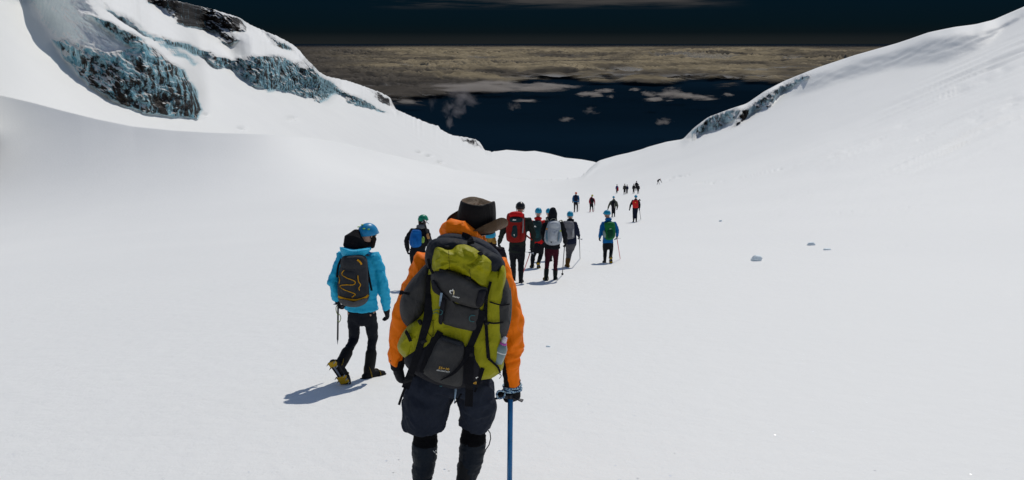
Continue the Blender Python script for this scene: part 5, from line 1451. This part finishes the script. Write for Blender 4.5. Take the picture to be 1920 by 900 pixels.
# ------------------------------------------------------------------ the walkers ahead
def simple_pack(key, Y, label, mats, body, lid=None, pocket=None, extra=(), dyb=-.10, T=.20, s=1.0, sp=True, shoulders=None, lid_T=None):
    ys = max(p[1] for p in body); xs = sum(p[0] for p in body) / len(body)
    pr = empty('backpack', W(xs, ys, Y - .2), label, 'backpack', 'rucksacks on the walkers')
    wl = .08
    pillow('pack_body', body, Y, dyb, T, mats[0], pr, 3.6, .006, wl, int(xs), 12, 80, key=key, crease=.006)
    if pocket: pillow('front_pocket', pocket, Y, dyb - .04, T - .015, mats[2], pr, 3.5, .004, wl, int(xs) + 1, 10, 70, key=key)
    if lid: pillow('lid', lid, Y, dyb - .02, T + .01, mats[1], pr, 3.2, .006, wl, int(xs) + 2, 10, 70, key=key, crease=.006)
    for nm, poly, m, t in extra: pillow(nm, poly, Y, dyb - .03, T - .005 + t, m, pr, 3.2, .003, wl, int(xs) + 3, 8, 60, key=key)
    finish_surf(key)
    if shoulders:
        for a, b in shoulders:
            mb = MB(); mb.ribbon([W(a[0], a[1], Y - .12), W(a[0], a[1] - 2, Y), W((a[0] + b[0]) / 2, (a[1] + b[1]) / 2, Y + .14), W(b[0], b[1], Y + .08), W(b[0], b[1] + 2, Y - .10)], .05, .01, ref=(0, .3, 1))
            mb.make('shoulder_strap', WEB, pr)
    return pr
def mark(pr, key, pts, m=None): return patch('logo', pts, key, m or WHITE, pr, .008)

# dark green jacket, red rucksack
DG = cloth('dark_green_shell', (.016, .021, .018), .7); RD = cloth('red_pack', (.21, .012, .009), .6); TL = cloth('dark_teal_pack', (.012, .030, .034), .7); RDF = cloth('red_fleece', (.62, .012, .012), .7)
J = dict(head=(975.6, 390), neck=(974, 405), shL=(955, 413), shR=(991, 413), elL=(941, 438, -.02), elR=(1000, 440), wrL=(936, 455, .1), wrR=(997, 466, .05), pelvis=(970, 463),
         knL=(962, 488, .10), anL=(963, 508, .45), knR=(977, 492, .0), anR=(976.5, 523, -.12))
root, j, s, Y = hiker((974, 529), 380, J, DG, BLACK, hard('black_helmet', (.012, .012, .014), .3), label='person in dark green jacket with black helmet, big red rucksack and red axe', hood=1.0, collar=BLACK, hem=.16, fat=1.05)
pk = simple_pack('p_red', Y, 'tall red and dark teal rucksack with red lid on the dark green jacket', (RD, TL, TL),
    [(951, 402), (960, 399), (976, 399), (983, 403), (984, 425), (985, 445), (980, 453), (966, 455), (953, 453), (949, 445), (949, 420)],
    [(954, 408), (960, 406), (975, 406), (981, 409), (980, 417), (968, 419), (954, 417)],
    [(961, 420), (970, 420), (972, 435), (971, 445), (964, 448), (957, 443), (959, 430)],
    [('lid_top', [(953, 404), (957, 398), (968, 396), (978, 398), (982, 404), (979, 407), (966, 406), (956, 407)], cloth('bright_red_pack', (.50, .010, .012), .6), .012), ('side_pocket', [(976, 424), (982, 422), (985, 436), (983, 449), (976, 451)], RD, .004)], s=s)
mark(pk, 'p_red', [(961, 412.6), (963.4, 410.8), (965, 412), (967.6, 411.4), (967.6, 413.4), (961, 413.2)])
mark(pk, 'p_red', [(963, 440), (964.2, 438.4), (964.8, 441.8), (964, 442.6)])
strap('strap', 'p_red', [(981, 410), (981, 425), (980, 437)], 2.2, cloth('grey_webbing', (.25, .25, .25)), pk, Y)
mb = MB(); mb.ribbon([W(983, 438, Y - .1), W(990, 444, Y - .08), W(998, 450, Y - .12)], .035, .006); mb.make('hip_belt', RD, pk)
RSH = hard('red_shaft', (.50, .02, .04), .35)
ice_axe(W(994, 474, Y + .02), Vector((0, 0, 0)) + foot_at(978, 520), 'red ice axe leaning in the right hand of the dark green jacket walker', RSH, 1.0, pick=(-1, .2))

# red jacket, dark teal pack
J = dict(head=(1009.5, 398), neck=(1008.5, 411), shL=(998.5, 416), shR=(1018.5, 416), elL=(995.5, 432), elR=(1021.5, 433), wrL=(997, 447, .1), wrR=(1022, 448, .1), pelvis=(1009, 461),
         knL=(999.5, 480, .05), anL=(997.8, 499, .0), knR=(1014, 478, .10), anR=(1009.3, 493, -.15))
root, j, s, Y = hiker((1002, 502), 391.5, J, RDF, BLACK, CYAN, label='person in bright red jacket with cyan helmet, partly hidden by the grey pack walker', hood=1.3, hem=.02, crampons='LR', lift=('anR',),
    toes={'R': ((.1, .45, -.85), (0, .85, .45))}, fat=.95, glove=BLACK)
pk = simple_pack('p_teal', Y, 'dark teal rucksack on the bright red jacket', (TL, TL, TL), [(998, 417), (1003, 413.5), (1012, 413.5), (1016, 418), (1017, 435), (1016, 448), (1010, 453), (1002, 453), (998, 448)],
    [(999, 417), (1004, 414), (1013, 414.5), (1015.5, 420), (1013, 424), (1002, 424)], None, [('front_pocket', [(1001, 430), (1012, 431), (1012, 446), (1003, 447)], cloth('teal_pocket', (.015, .05, .055)), .006)], s=s)
mark(pk, 'p_teal', [(1001, 425.4), (1003, 423), (1005.6, 425), (1005, 426)]); mark(pk, 'p_teal', [(1013.4, 436), (1014.6, 435), (1015, 438), (1013.8, 438.4)])

# black jacket, seen between two others
J = dict(head=(1029, 398), neck=(1029, 410), shL=(1021, 416), shR=(1037, 416), pelvis=(1030, 456), knL=(1027, 472), knR=(1033, 470), anL=(1026, 486), anR=(1032.5, 481, -.2))
hiker((1028, 489), 391.5, J, BLACK, BLACK, CYAN, label='person in black jacket and cyan helmet, mostly hidden behind the maroon trousers walker', hood=1.0, group=GROUPW)

# maroon trousers, pale grey pack, black hood up
MAR = cloth('maroon_cloth', (.045, .006, .013), .75); PG = cloth('pale_grey_pack', (.34, .37, .41), .6); PG2 = cloth('pale_grey_panel', (.42, .45, .48), .6); DB = cloth('dusk_blue_trim', (.10, .20, .26), .6)
J = dict(head=(1036.5, 400), neck=(1036.5, 414), shL=(1022, 422), shR=(1053, 421), elL=(1017.5, 438), elR=(1059, 440), wrL=(1020, 450, .14), wrR=(1060, 455, .08), pelvis=(1035, 464),
         knL=(1026, 489), anL=(1023.8, 520), knR=(1042, 487, .06), anR=(1041, 513, .25))
root, j, s, Y = hiker((1028, 526), 387.5, J, BLACK, MAR, None, boots=cloth('dark_boot', (.010, .014, .012), .6), label='person in black hooded top and maroon trousers with pale grey pack', hood_up=True, headgear=None, hem=.02, legfat=.98, crampons='L')
pk = simple_pack('p_grey', Y, 'pale grey day pack with thin blue trim on the black hooded walker', (PG, PG2, PG2), [(1028, 417), (1034, 414), (1044, 414), (1050, 418), (1052, 432), (1054, 446), (1051, 456), (1040, 460), (1028, 459), (1021, 452), (1021, 440), (1024, 428)],
    [(1028, 418), (1034, 415), (1044, 415), (1049, 419), (1049, 428), (1040, 431), (1029, 427)], [(1030, 430), (1040, 433), (1048, 430), (1047, 444), (1045, 454), (1030, 454), (1028, 444)],
    [('trim', [(1024, 432), (1026, 431), (1027, 445), (1027, 454), (1025, 454), (1023, 445)], DB, .004), ('trim', [(1048, 432), (1049.5, 434), (1049, 446), (1046.5, 455), (1045.5, 452), (1047.5, 444)], DB, .004)], s=s, T=.22)
mark(pk, 'p_grey', [(1032.4, 453), (1034.8, 453), (1034.8, 455.2), (1032.4, 455.2)], BLACK)
patch('buckle', [(1023.6, 428), (1026.6, 427.6), (1027, 430.4), (1024, 431)], 'p_grey', hard('orange_tab', (.6, .25, .02), .5), pk, .006)
patch('buckle', [(1049.4, 431.6), (1052, 431.6), (1052.4, 434), (1050, 434.4)], 'p_grey', hard('lime_tab', (.45, .55, .04), .5), pk, .006)
CW = cloth('cream_webbing', (.35, .33, .26), .7)
mb = MB(); mb.tube([W(a, b, Y - .16) for a, b in catmull([(1032, 415), (1034, 411), (1039, 410), (1043, 412), (1044, 415)], 4)], [.007] * 17, 6); mb.make('haul_loop', CW, pk)
for pts in ([(1030, 416), (1026, 411), (1023, 414)], [(1047, 416), (1052, 413), (1055, 416)]):
    mb = MB(); mb.ribbon([W(a, b, Y + d) for (a, b), d in zip(pts, (-.13, -.04, .08))], .04, .01, ref=(0, .3, 1)); mb.make('shoulder_strap', CW, pk)
ice_axe(W(1058.5, 460, Y + .08), foot_at(1054.3, 516), 'black walking pole held by the maroon trousers walker', hard('black_shaft', (.015, .015, .017), .35), 1.0, head=False, basket=True, name='trekking_pole', cat='trekking pole')

# navy jacket, grey trousers, grey pack
NV = cloth('navy_shell', (.012, .016, .035), .7); GT = cloth('grey_trousers', (.085, .085, .092), .75); GP3 = cloth('mid_grey_pack', (.15, .15, .165), .6)
J = dict(head=(1069, 404), neck=(1069.5, 414), shL=(1060, 418), shR=(1078, 419), elL=(1058, 433), elR=(1082.5, 433), wrL=(1060, 447, .1), wrR=(1085.5, 443, .12), pelvis=(1070.5, 455),
         knL=(1065, 474, .15), anL=(1063, 489, .2), knR=(1069.5, 474, .02), anR=(1064.5, 494, -.12))
root, j, s, Y = hiker((1065, 500.5), 396.7, J, NV, GT, CYAN, label='person in navy jacket and grey trousers with cyan helmet and grey pack', hood=1.2, collar=BLACK, hem=.02, crampons='R', legfat=1.06,
    boots=cloth('ochre_boot', (.12, .06, .015), .7))
pk = simple_pack('p_mg', Y, 'mid grey pack with white side stripe on the navy jacket', (GP3, GP3, GP3), [(1057, 416), (1062, 414), (1072, 414.5), (1076, 419), (1077, 432), (1077.5, 444), (1072, 448), (1060, 448.5), (1057, 444), (1056, 430)],
    [(1058, 417), (1063, 415), (1072, 415.5), (1075, 420), (1073, 425), (1061, 425)], [(1059, 428), (1070, 428), (1070, 443), (1060, 444)], [('side_stripe', [(1073, 430), (1075.6, 430), (1075.6, 443), (1073, 444)], cloth('white_mesh', (.4, .4, .4)), .012)], s=s)
ice_axe(W(1086.3, 448, Y + .1), foot_at(1087.6, 485), 'black walking pole held out by the navy jacket walker', hard('black_shaft', (.015, .015, .017), .35), 1.0, head=True, pick=(-1, .2), name='trekking_pole', cat='trekking pole')

# blue jacket, green pack
BJ = cloth('royal_blue_shell', (.004, .12, .34), .6); GN = cloth('green_pack', (.010, .125, .035), .65); GN2 = cloth('deep_green_pack', (.006, .055, .028), .65)
J = dict(head=(1138.4, 401.5), neck=(1140.5, 412), shL=(1131, 419), shR=(1152, 419), elL=(1126.5, 434), elR=(1157.5, 432), wrL=(1124.5, 446, .06), wrR=(1157, 443, .06), pelvis=(1140, 456),
         knL=(1134.5, 472, .06), anL=(1134, 487, .0), knR=(1146, 470, .10), anR=(1144.8, 482, -.22))
root, j, s, Y = hiker((1135, 492.5), 394, J, BJ, cloth('black_trousers', (.012, .014, .018), .75), CYAN, label='person in royal blue jacket with green pack, head turned left', hood=1.1, hem=-.02, crampons='R', lift=('anR',), legfat=1.12,
    toes={'R': ((.1, .55, -.75), (0, .75, .55))}, face=(-.85, .5, -.1), fat=1.05)
pk = simple_pack('p_gn', Y, 'bright green pack on the royal blue jacket', (GN, GN, GN2), [(1133, 419), (1138, 416), (1149, 416), (1153, 420), (1154, 434), (1153, 444), (1147, 449.5), (1138, 450), (1133, 445), (1131.5, 438), (1134, 430)],
    [(1134, 419), (1139, 416.5), (1149, 417), (1152.5, 421), (1151, 427), (1137, 427)], [(1138, 430), (1150, 430), (1151, 442), (1146, 447), (1139, 446)], [('mesh_pocket', [(1131, 433), (1134.5, 433), (1137, 443), (1134, 446), (1131, 440)], cloth('pale_mesh', (.22, .30, .27)), .006)], s=s)
mark(pk, 'p_gn', [(1143, 429), (1146, 428.4), (1146, 429.4), (1143, 430)])
ice_axe(W(1157, 448, Y + .06), foot_at(1163, 486), 'red ice axe held by the royal blue jacket walker', RSH, 1.0, pick=(1, .2))

# green helmet, blue pack, behind the orange shoulder
GH = hard('green_helmet', (.006, .22, .13), .35); BP = cloth('blue_pack', (.006, .10, .34), .6)
J = dict(head=(793, 413), neck=(790, 426), shL=(773, 434), shR=(800, 434), elL=(762, 451), elR=(806, 452), wrL=(764, 469, .08), wrR=(806, 468, .1), pelvis=(783, 474), knL=(776, 500, .05), anL=(774, 530), knR=(793, 500, .1), anR=(794, 526, .1))
root, j, s, Y = hiker((780, 540), 403.5, J, BLACK, BLACK, GH, label='person in black jacket with green helmet beyond the orange shoulder', hood=1.1, collar=cloth('grey_hood', (.16, .165, .17), .7), hair=HAIR, face=(.75, .6, -.1), hem=.04)
pk = simple_pack('p_bl', Y, 'bright blue pack on the green helmet walker', (BP, BP, BP), [(772, 433), (778, 430), (788, 431), (791, 440), (791, 456), (786, 463), (774, 464), (768, 458), (768, 446)],
    [(772, 433.5), (778, 430.5), (788, 431.5), (790, 438), (783, 440), (773, 439)], [(772, 443), (782, 443), (782, 459), (773, 460)], s=s)
lm = hard('lime_bottle', (.20, .35, .05), .4)
mb = MB(); mb.tube([W(792.5, 452, Y - .2), W(792.5, 447, Y - .2)], [.045, .045], 12); mb.make('side_bottle', lm, pk)
mb = MB(); mb.tube([W(794.5, 413, Y - .25), W(806.5, 456, Y - .15)], [.022, .026], 10)
r1 = empty('ice_axe', W(806.5, 456, Y - .15), 'black ice axe strapped upright behind the green helmet walker', 'ice axe', 'ice axes and poles used as walking sticks')
mb.make('shaft', hard('black_shaft', (.015, .015, .017), .35), r1)
mb = MB(); mb.tube([W(801, 439, Y - .235), W(803.6, 447, Y - .215)], [.030, .030], 10, cap=(.2, .2)); mb.make('grip', hard('tan_grip', (.35, .17, .06), .6), r1)
mb = MB(); mb.tube([W(791, 417, Y - .25), W(796.5, 413, Y - .25), W(804, 420, Y - .25)], [.008, .014, .006], 8); mb.make('axe_head', STEEL, r1)

# fair-haired walker hidden behind the hat
J = dict(head=(919, 443), neck=(920, 459), shL=(905, 467), shR=(940, 470), elL=(900, 500), elR=(947, 500), wrL=(902, 530, .1), wrR=(950, 522, .1), pelvis=(918, 530))
root, j, s, Y = hiker((918, 612), 430, J, cloth('plum_black_shell', (.014, .010, .014), .75), BLACK, CYAN, label='person with fair hair and cyan helmet glimpsed just behind the hat brim', hair=cloth('fair_hair', (.26, .14, .03), .6, vary=.6), fat=1.05, hood=.6)
mb = MB(); mb.tube([j['head'] + Vector((.05, -.05, -.02)), j['head'] + Vector((.06, -.06, -.07)), j['head'] + Vector((.03, -.06, -.12))], [.035, .042, .03], 12)
skin('hair', mb, .010, cloth('fair_hair', (.42, .24, .05), .6, vary=.6), root, it=1, amp=.014, wl=.03)
# grey hood/scarf edge beside the brim
# ---- the row further down
OL = cloth('khaki_shell', (.080, .088, .066), .75)
J = dict(head=(1150.6, 370.5), shL=(1145, 379), shR=(1156, 379.5), elL=(1141.5, 386), elR=(1158, 386), wrL=(1140, 391.5), wrR=(1157, 391))
root, j, s, Y = hiker((1150, 406.5), 367.7, J, OL, BLACK, CYAN, label='person in khaki jacket behind the royal blue one, with black pack', lod=2, hood=1.0, hem=.05, fat=1.25)
simple_pack('f1', Y, 'black pack with pale straps on the khaki jacket', (BLACK, BLACK, BLACK), [(1147, 378), (1153, 378), (1154, 385), (1153, 392), (1147.5, 392), (1146.5, 385)], extra=[('strap', [(1151.6, 381), (1152.5, 381), (1152.8, 390), (1151.8, 390)], CW, .01)])
J = dict(head=(1192.2, 369.5), shL=(1186.5, 376.5), shR=(1197.5, 376.5), elL=(1182.5, 384), elR=(1199.5, 384), wrL=(1180.8, 391), wrR=(1199, 391), knL=(1188, 401), anL=(1188, 412.5), knR=(1193, 401), anR=(1193, 413.5))
root, j, s, Y = hiker((1190.5, 416.3), 365.8, J, BLACK, cloth('ink_trousers', (.010, .014, .028), .8), CYAN, label='person in black with cyan helmet, red pack and a thin pole', lod=2, hood=1.0)
pk = simple_pack('f2', Y, 'bright red pack on the black clad walker with the thin pole', (cloth('scarlet_pack', (.55, .02, .02), .6), RD, RD), [(1186.5, 376), (1191, 374.5), (1196, 376), (1196.8, 383), (1196, 389.5), (1187, 389.5), (1186, 383)])
mark(pk, 'f2', [(1190, 380), (1192, 378.4), (1192.5, 380.4)], GOLD)
ice_axe(W(1198.8, 392.5, Y), foot_at(1201.6, 411), 'thin grey pole of the black clad walker with the red pack', hard('grey_shaft', (.10, .10, .11), .4), 1.0, head=False, name='trekking_pole', cat='trekking pole', r=.02)
mb = MB(); mb.tube([W(1196.5, 386, Y - .2), W(1199.5, 374, Y - .2)], [.02, .02], 6); mb.tube([W(1197, 375.5, Y - .2), W(1199.5, 373.6, Y - .2), W(1201, 376.5, Y - .2)], [.02, .035, .02], 6)
o = mb.make('ice_axe', hard('dark_steel', (.05, .05, .055), .5, metal=.6)); tag(o, 'short ice axe strapped on the right of the bright red pack', 'ice axe', 'ice axes and poles used as walking sticks')
J = dict(head=(1080, 363), wrL=(1074, 377.5), wrR=(1085.5, 379.5), elL=(1074.2, 372), elR=(1085.4, 373), shL=(1076, 367.5), shR=(1084, 367.5), knL=(1077.5, 387), anL=(1077, 395.5), knR=(1082.5, 386), anR=(1082.3, 393.5))
root, j, s, Y = hiker((1079, 397.5), 359.2, J, cloth('azure_shell', (.006, .10, .25), .65), BLACK, hard('orange_helmet', (.60, .10, .02), .4), label='person in blue jacket with small orange helmet, leftmost of the far row', lod=2, hem=.1)
simple_pack('f3', Y, 'dark navy pack on the walker with the orange helmet', (NV, NV, NV), [(1076.5, 367), (1080, 366), (1083, 367), (1083.5, 372), (1083, 377), (1077, 377), (1076, 372)])
ice_axe(W(1085.5, 380, Y), foot_at(1085.6, 394), 'thin pale pole of the walker with the orange helmet', hard('pale_shaft', (.30, .30, .30), .4), 1.0, head=False, name='trekking_pole', cat='trekking pole', r=.02)
J = dict(head=(1110.4, 367.3), shL=(1106.5, 373), shR=(1113.5, 373), elL=(1105, 378), elR=(1115, 378), wrL=(1106, 382.5), wrR=(1115.2, 383), knL=(1107, 389), anL=(1106.4, 395.4), knR=(1111.4, 389), anR=(1111.8, 394))
root, j, s, Y = hiker((1108.5, 397.5), 364, J, cloth('rose_shell', (.30, .015, .035), .65), BLACK, hard('yellow_helmet', (.42, .40, .02), .4), boots=cloth('red_boot', (.40, .02, .03), .6), label='person in rose red jacket and red boots with yellow helmet', lod=2, hem=.12)
simple_pack('f4', Y, 'black pack on the rose red jacket', (BLACK, BLACK, BLACK), [(1107, 372.5), (1110, 371.5), (1113, 372.5), (1113.4, 377), (1112.6, 380.5), (1107.5, 380.5), (1106.6, 377)])
ice_axe(W(1115.4, 383, Y), foot_at(1114, 395), 'thin pole of the walker in the rose red jacket', hard('pale_shaft', (.30, .30, .30), .4), 1.0, head=False, name='trekking_pole', cat='trekking pole', r=.02)
# ---- the knot of people at the bottom of the valley
FB = [(1156.5, 362.5, 345.5, cloth('blue_red_shell', (.03, .04, .16), .7), 'tiny far person in blue jacket with a red side, leftmost of the farthest knot', .9),
      (1171, 364.6, 344.5, cloth('charcoal_far', (.035, .035, .033), .8), 'tiny far person in grey and black beside a shorter navy one', 1.1),
      (1175.4, 363.4, 346, cloth('navy_far', (.008, .012, .05), .8), 'tiny far person in navy, shorter of the pair in the farthest knot', 1.0),
      (1188, 363, 344.5, BLACK, 'tiny far person in black, left one of the trio', 1.05),
      (1193, 357.5, 339.2, BLACK, 'tiny far person in black, rearmost of the trio, head above the others', 1.05),
      (1196.4, 363.4, 345, BLACK, 'tiny far person in black, right one of the trio', 1.1)]
for x, fy, ty, m, lab, f in FB:
    root, j, s, Y = hiker((x, fy), ty, {}, m, BLACK, BLACK, label=lab, lod=3, fat=f, hood=1.2, group='far walkers at the bottom of the valley')
    if x < 1160:
        mb = MB(); mb.tube([W(1158.3, 352, Y), W(1158.6, 357, Y)], [.14, .12], 8); mb.make('side_panel', cloth('red_far', (.35, .02, .03), .7), root)
g = foot_at(1234, 346); Y = g.y
J = dict(head=(1238.6, 335.5, 0), neck=(1237.4, 336, 0), shL=(1236.8, 336, -.1), shR=(1237.6, 336.2, .15), elL=(1239, 339, -.1), elR=(1239.6, 339.3, .1), wrL=(1240.2, 342, -.1), wrR=(1240.8, 342, .1), pelvis=(1233.6, 338.6), knL=(1233.2, 342.3), anL=(1232, 345.4), knR=(1235.4, 342), anR=(1236, 345.2))
hiker((1234, 346), 331.0, J, BLACK, BLACK, BLACK, label='tiny far person stooping over at the foot of the right slope, alone', lod=3, face=(.8, .3, -.6), group='far walkers at the bottom of the valley', fat=1.0, legfat=1.1, headgear=None)

# ------------------------------------------------------------------ lumps of snow and ice on the surface
ICEL = hard('ice_lump', (.78, .86, .88), .5, spec=.3, vary=.06)
for i, (x, y, w_, h_, lab) in enumerate(((1418, 484, 20, 15, 'rounded pale lump of ice, biggest on the open snow to the right'), (1521, 457, 15, 8, 'small flat lump of ice, left one of the close pair'),
        (1551, 467, 14, 5, 'low sliver of ice, right one of the close pair'), 
        (1351, 414, 6, 4, 'tiny crumb of ice, farthest of the lumps on the open snow'), (1028, 649, 9, 4, 'small clod of snow near the right elbow of the orange jacket'))):
    p = foot_at(x, y + h_ * .35); R1 = p.length; a, b = w_ / FPX * R1 / 2, h_ / FPX * R1 / 2
    mb = MB(); mb.ball((0, 0, 0), 1.0, 18, 12); co = np.array(mb.v)
    co = co * (1 + .45 * fbm(co[:, 0] * 1.3 + i * 9, co[:, 1] * 1.3, co[:, 2] * 1.3, 3, seed=70 + i))[:, None] * np.array([a, a * .7, b * 1.1])
    o = mesh_obj('ice_lump', co + np.array(p) + np.array([0, 0, b * .35]), mb.f, ICEL, None, p)
    tag(o, lab, 'ice lump', 'lumps lying on the open snow')
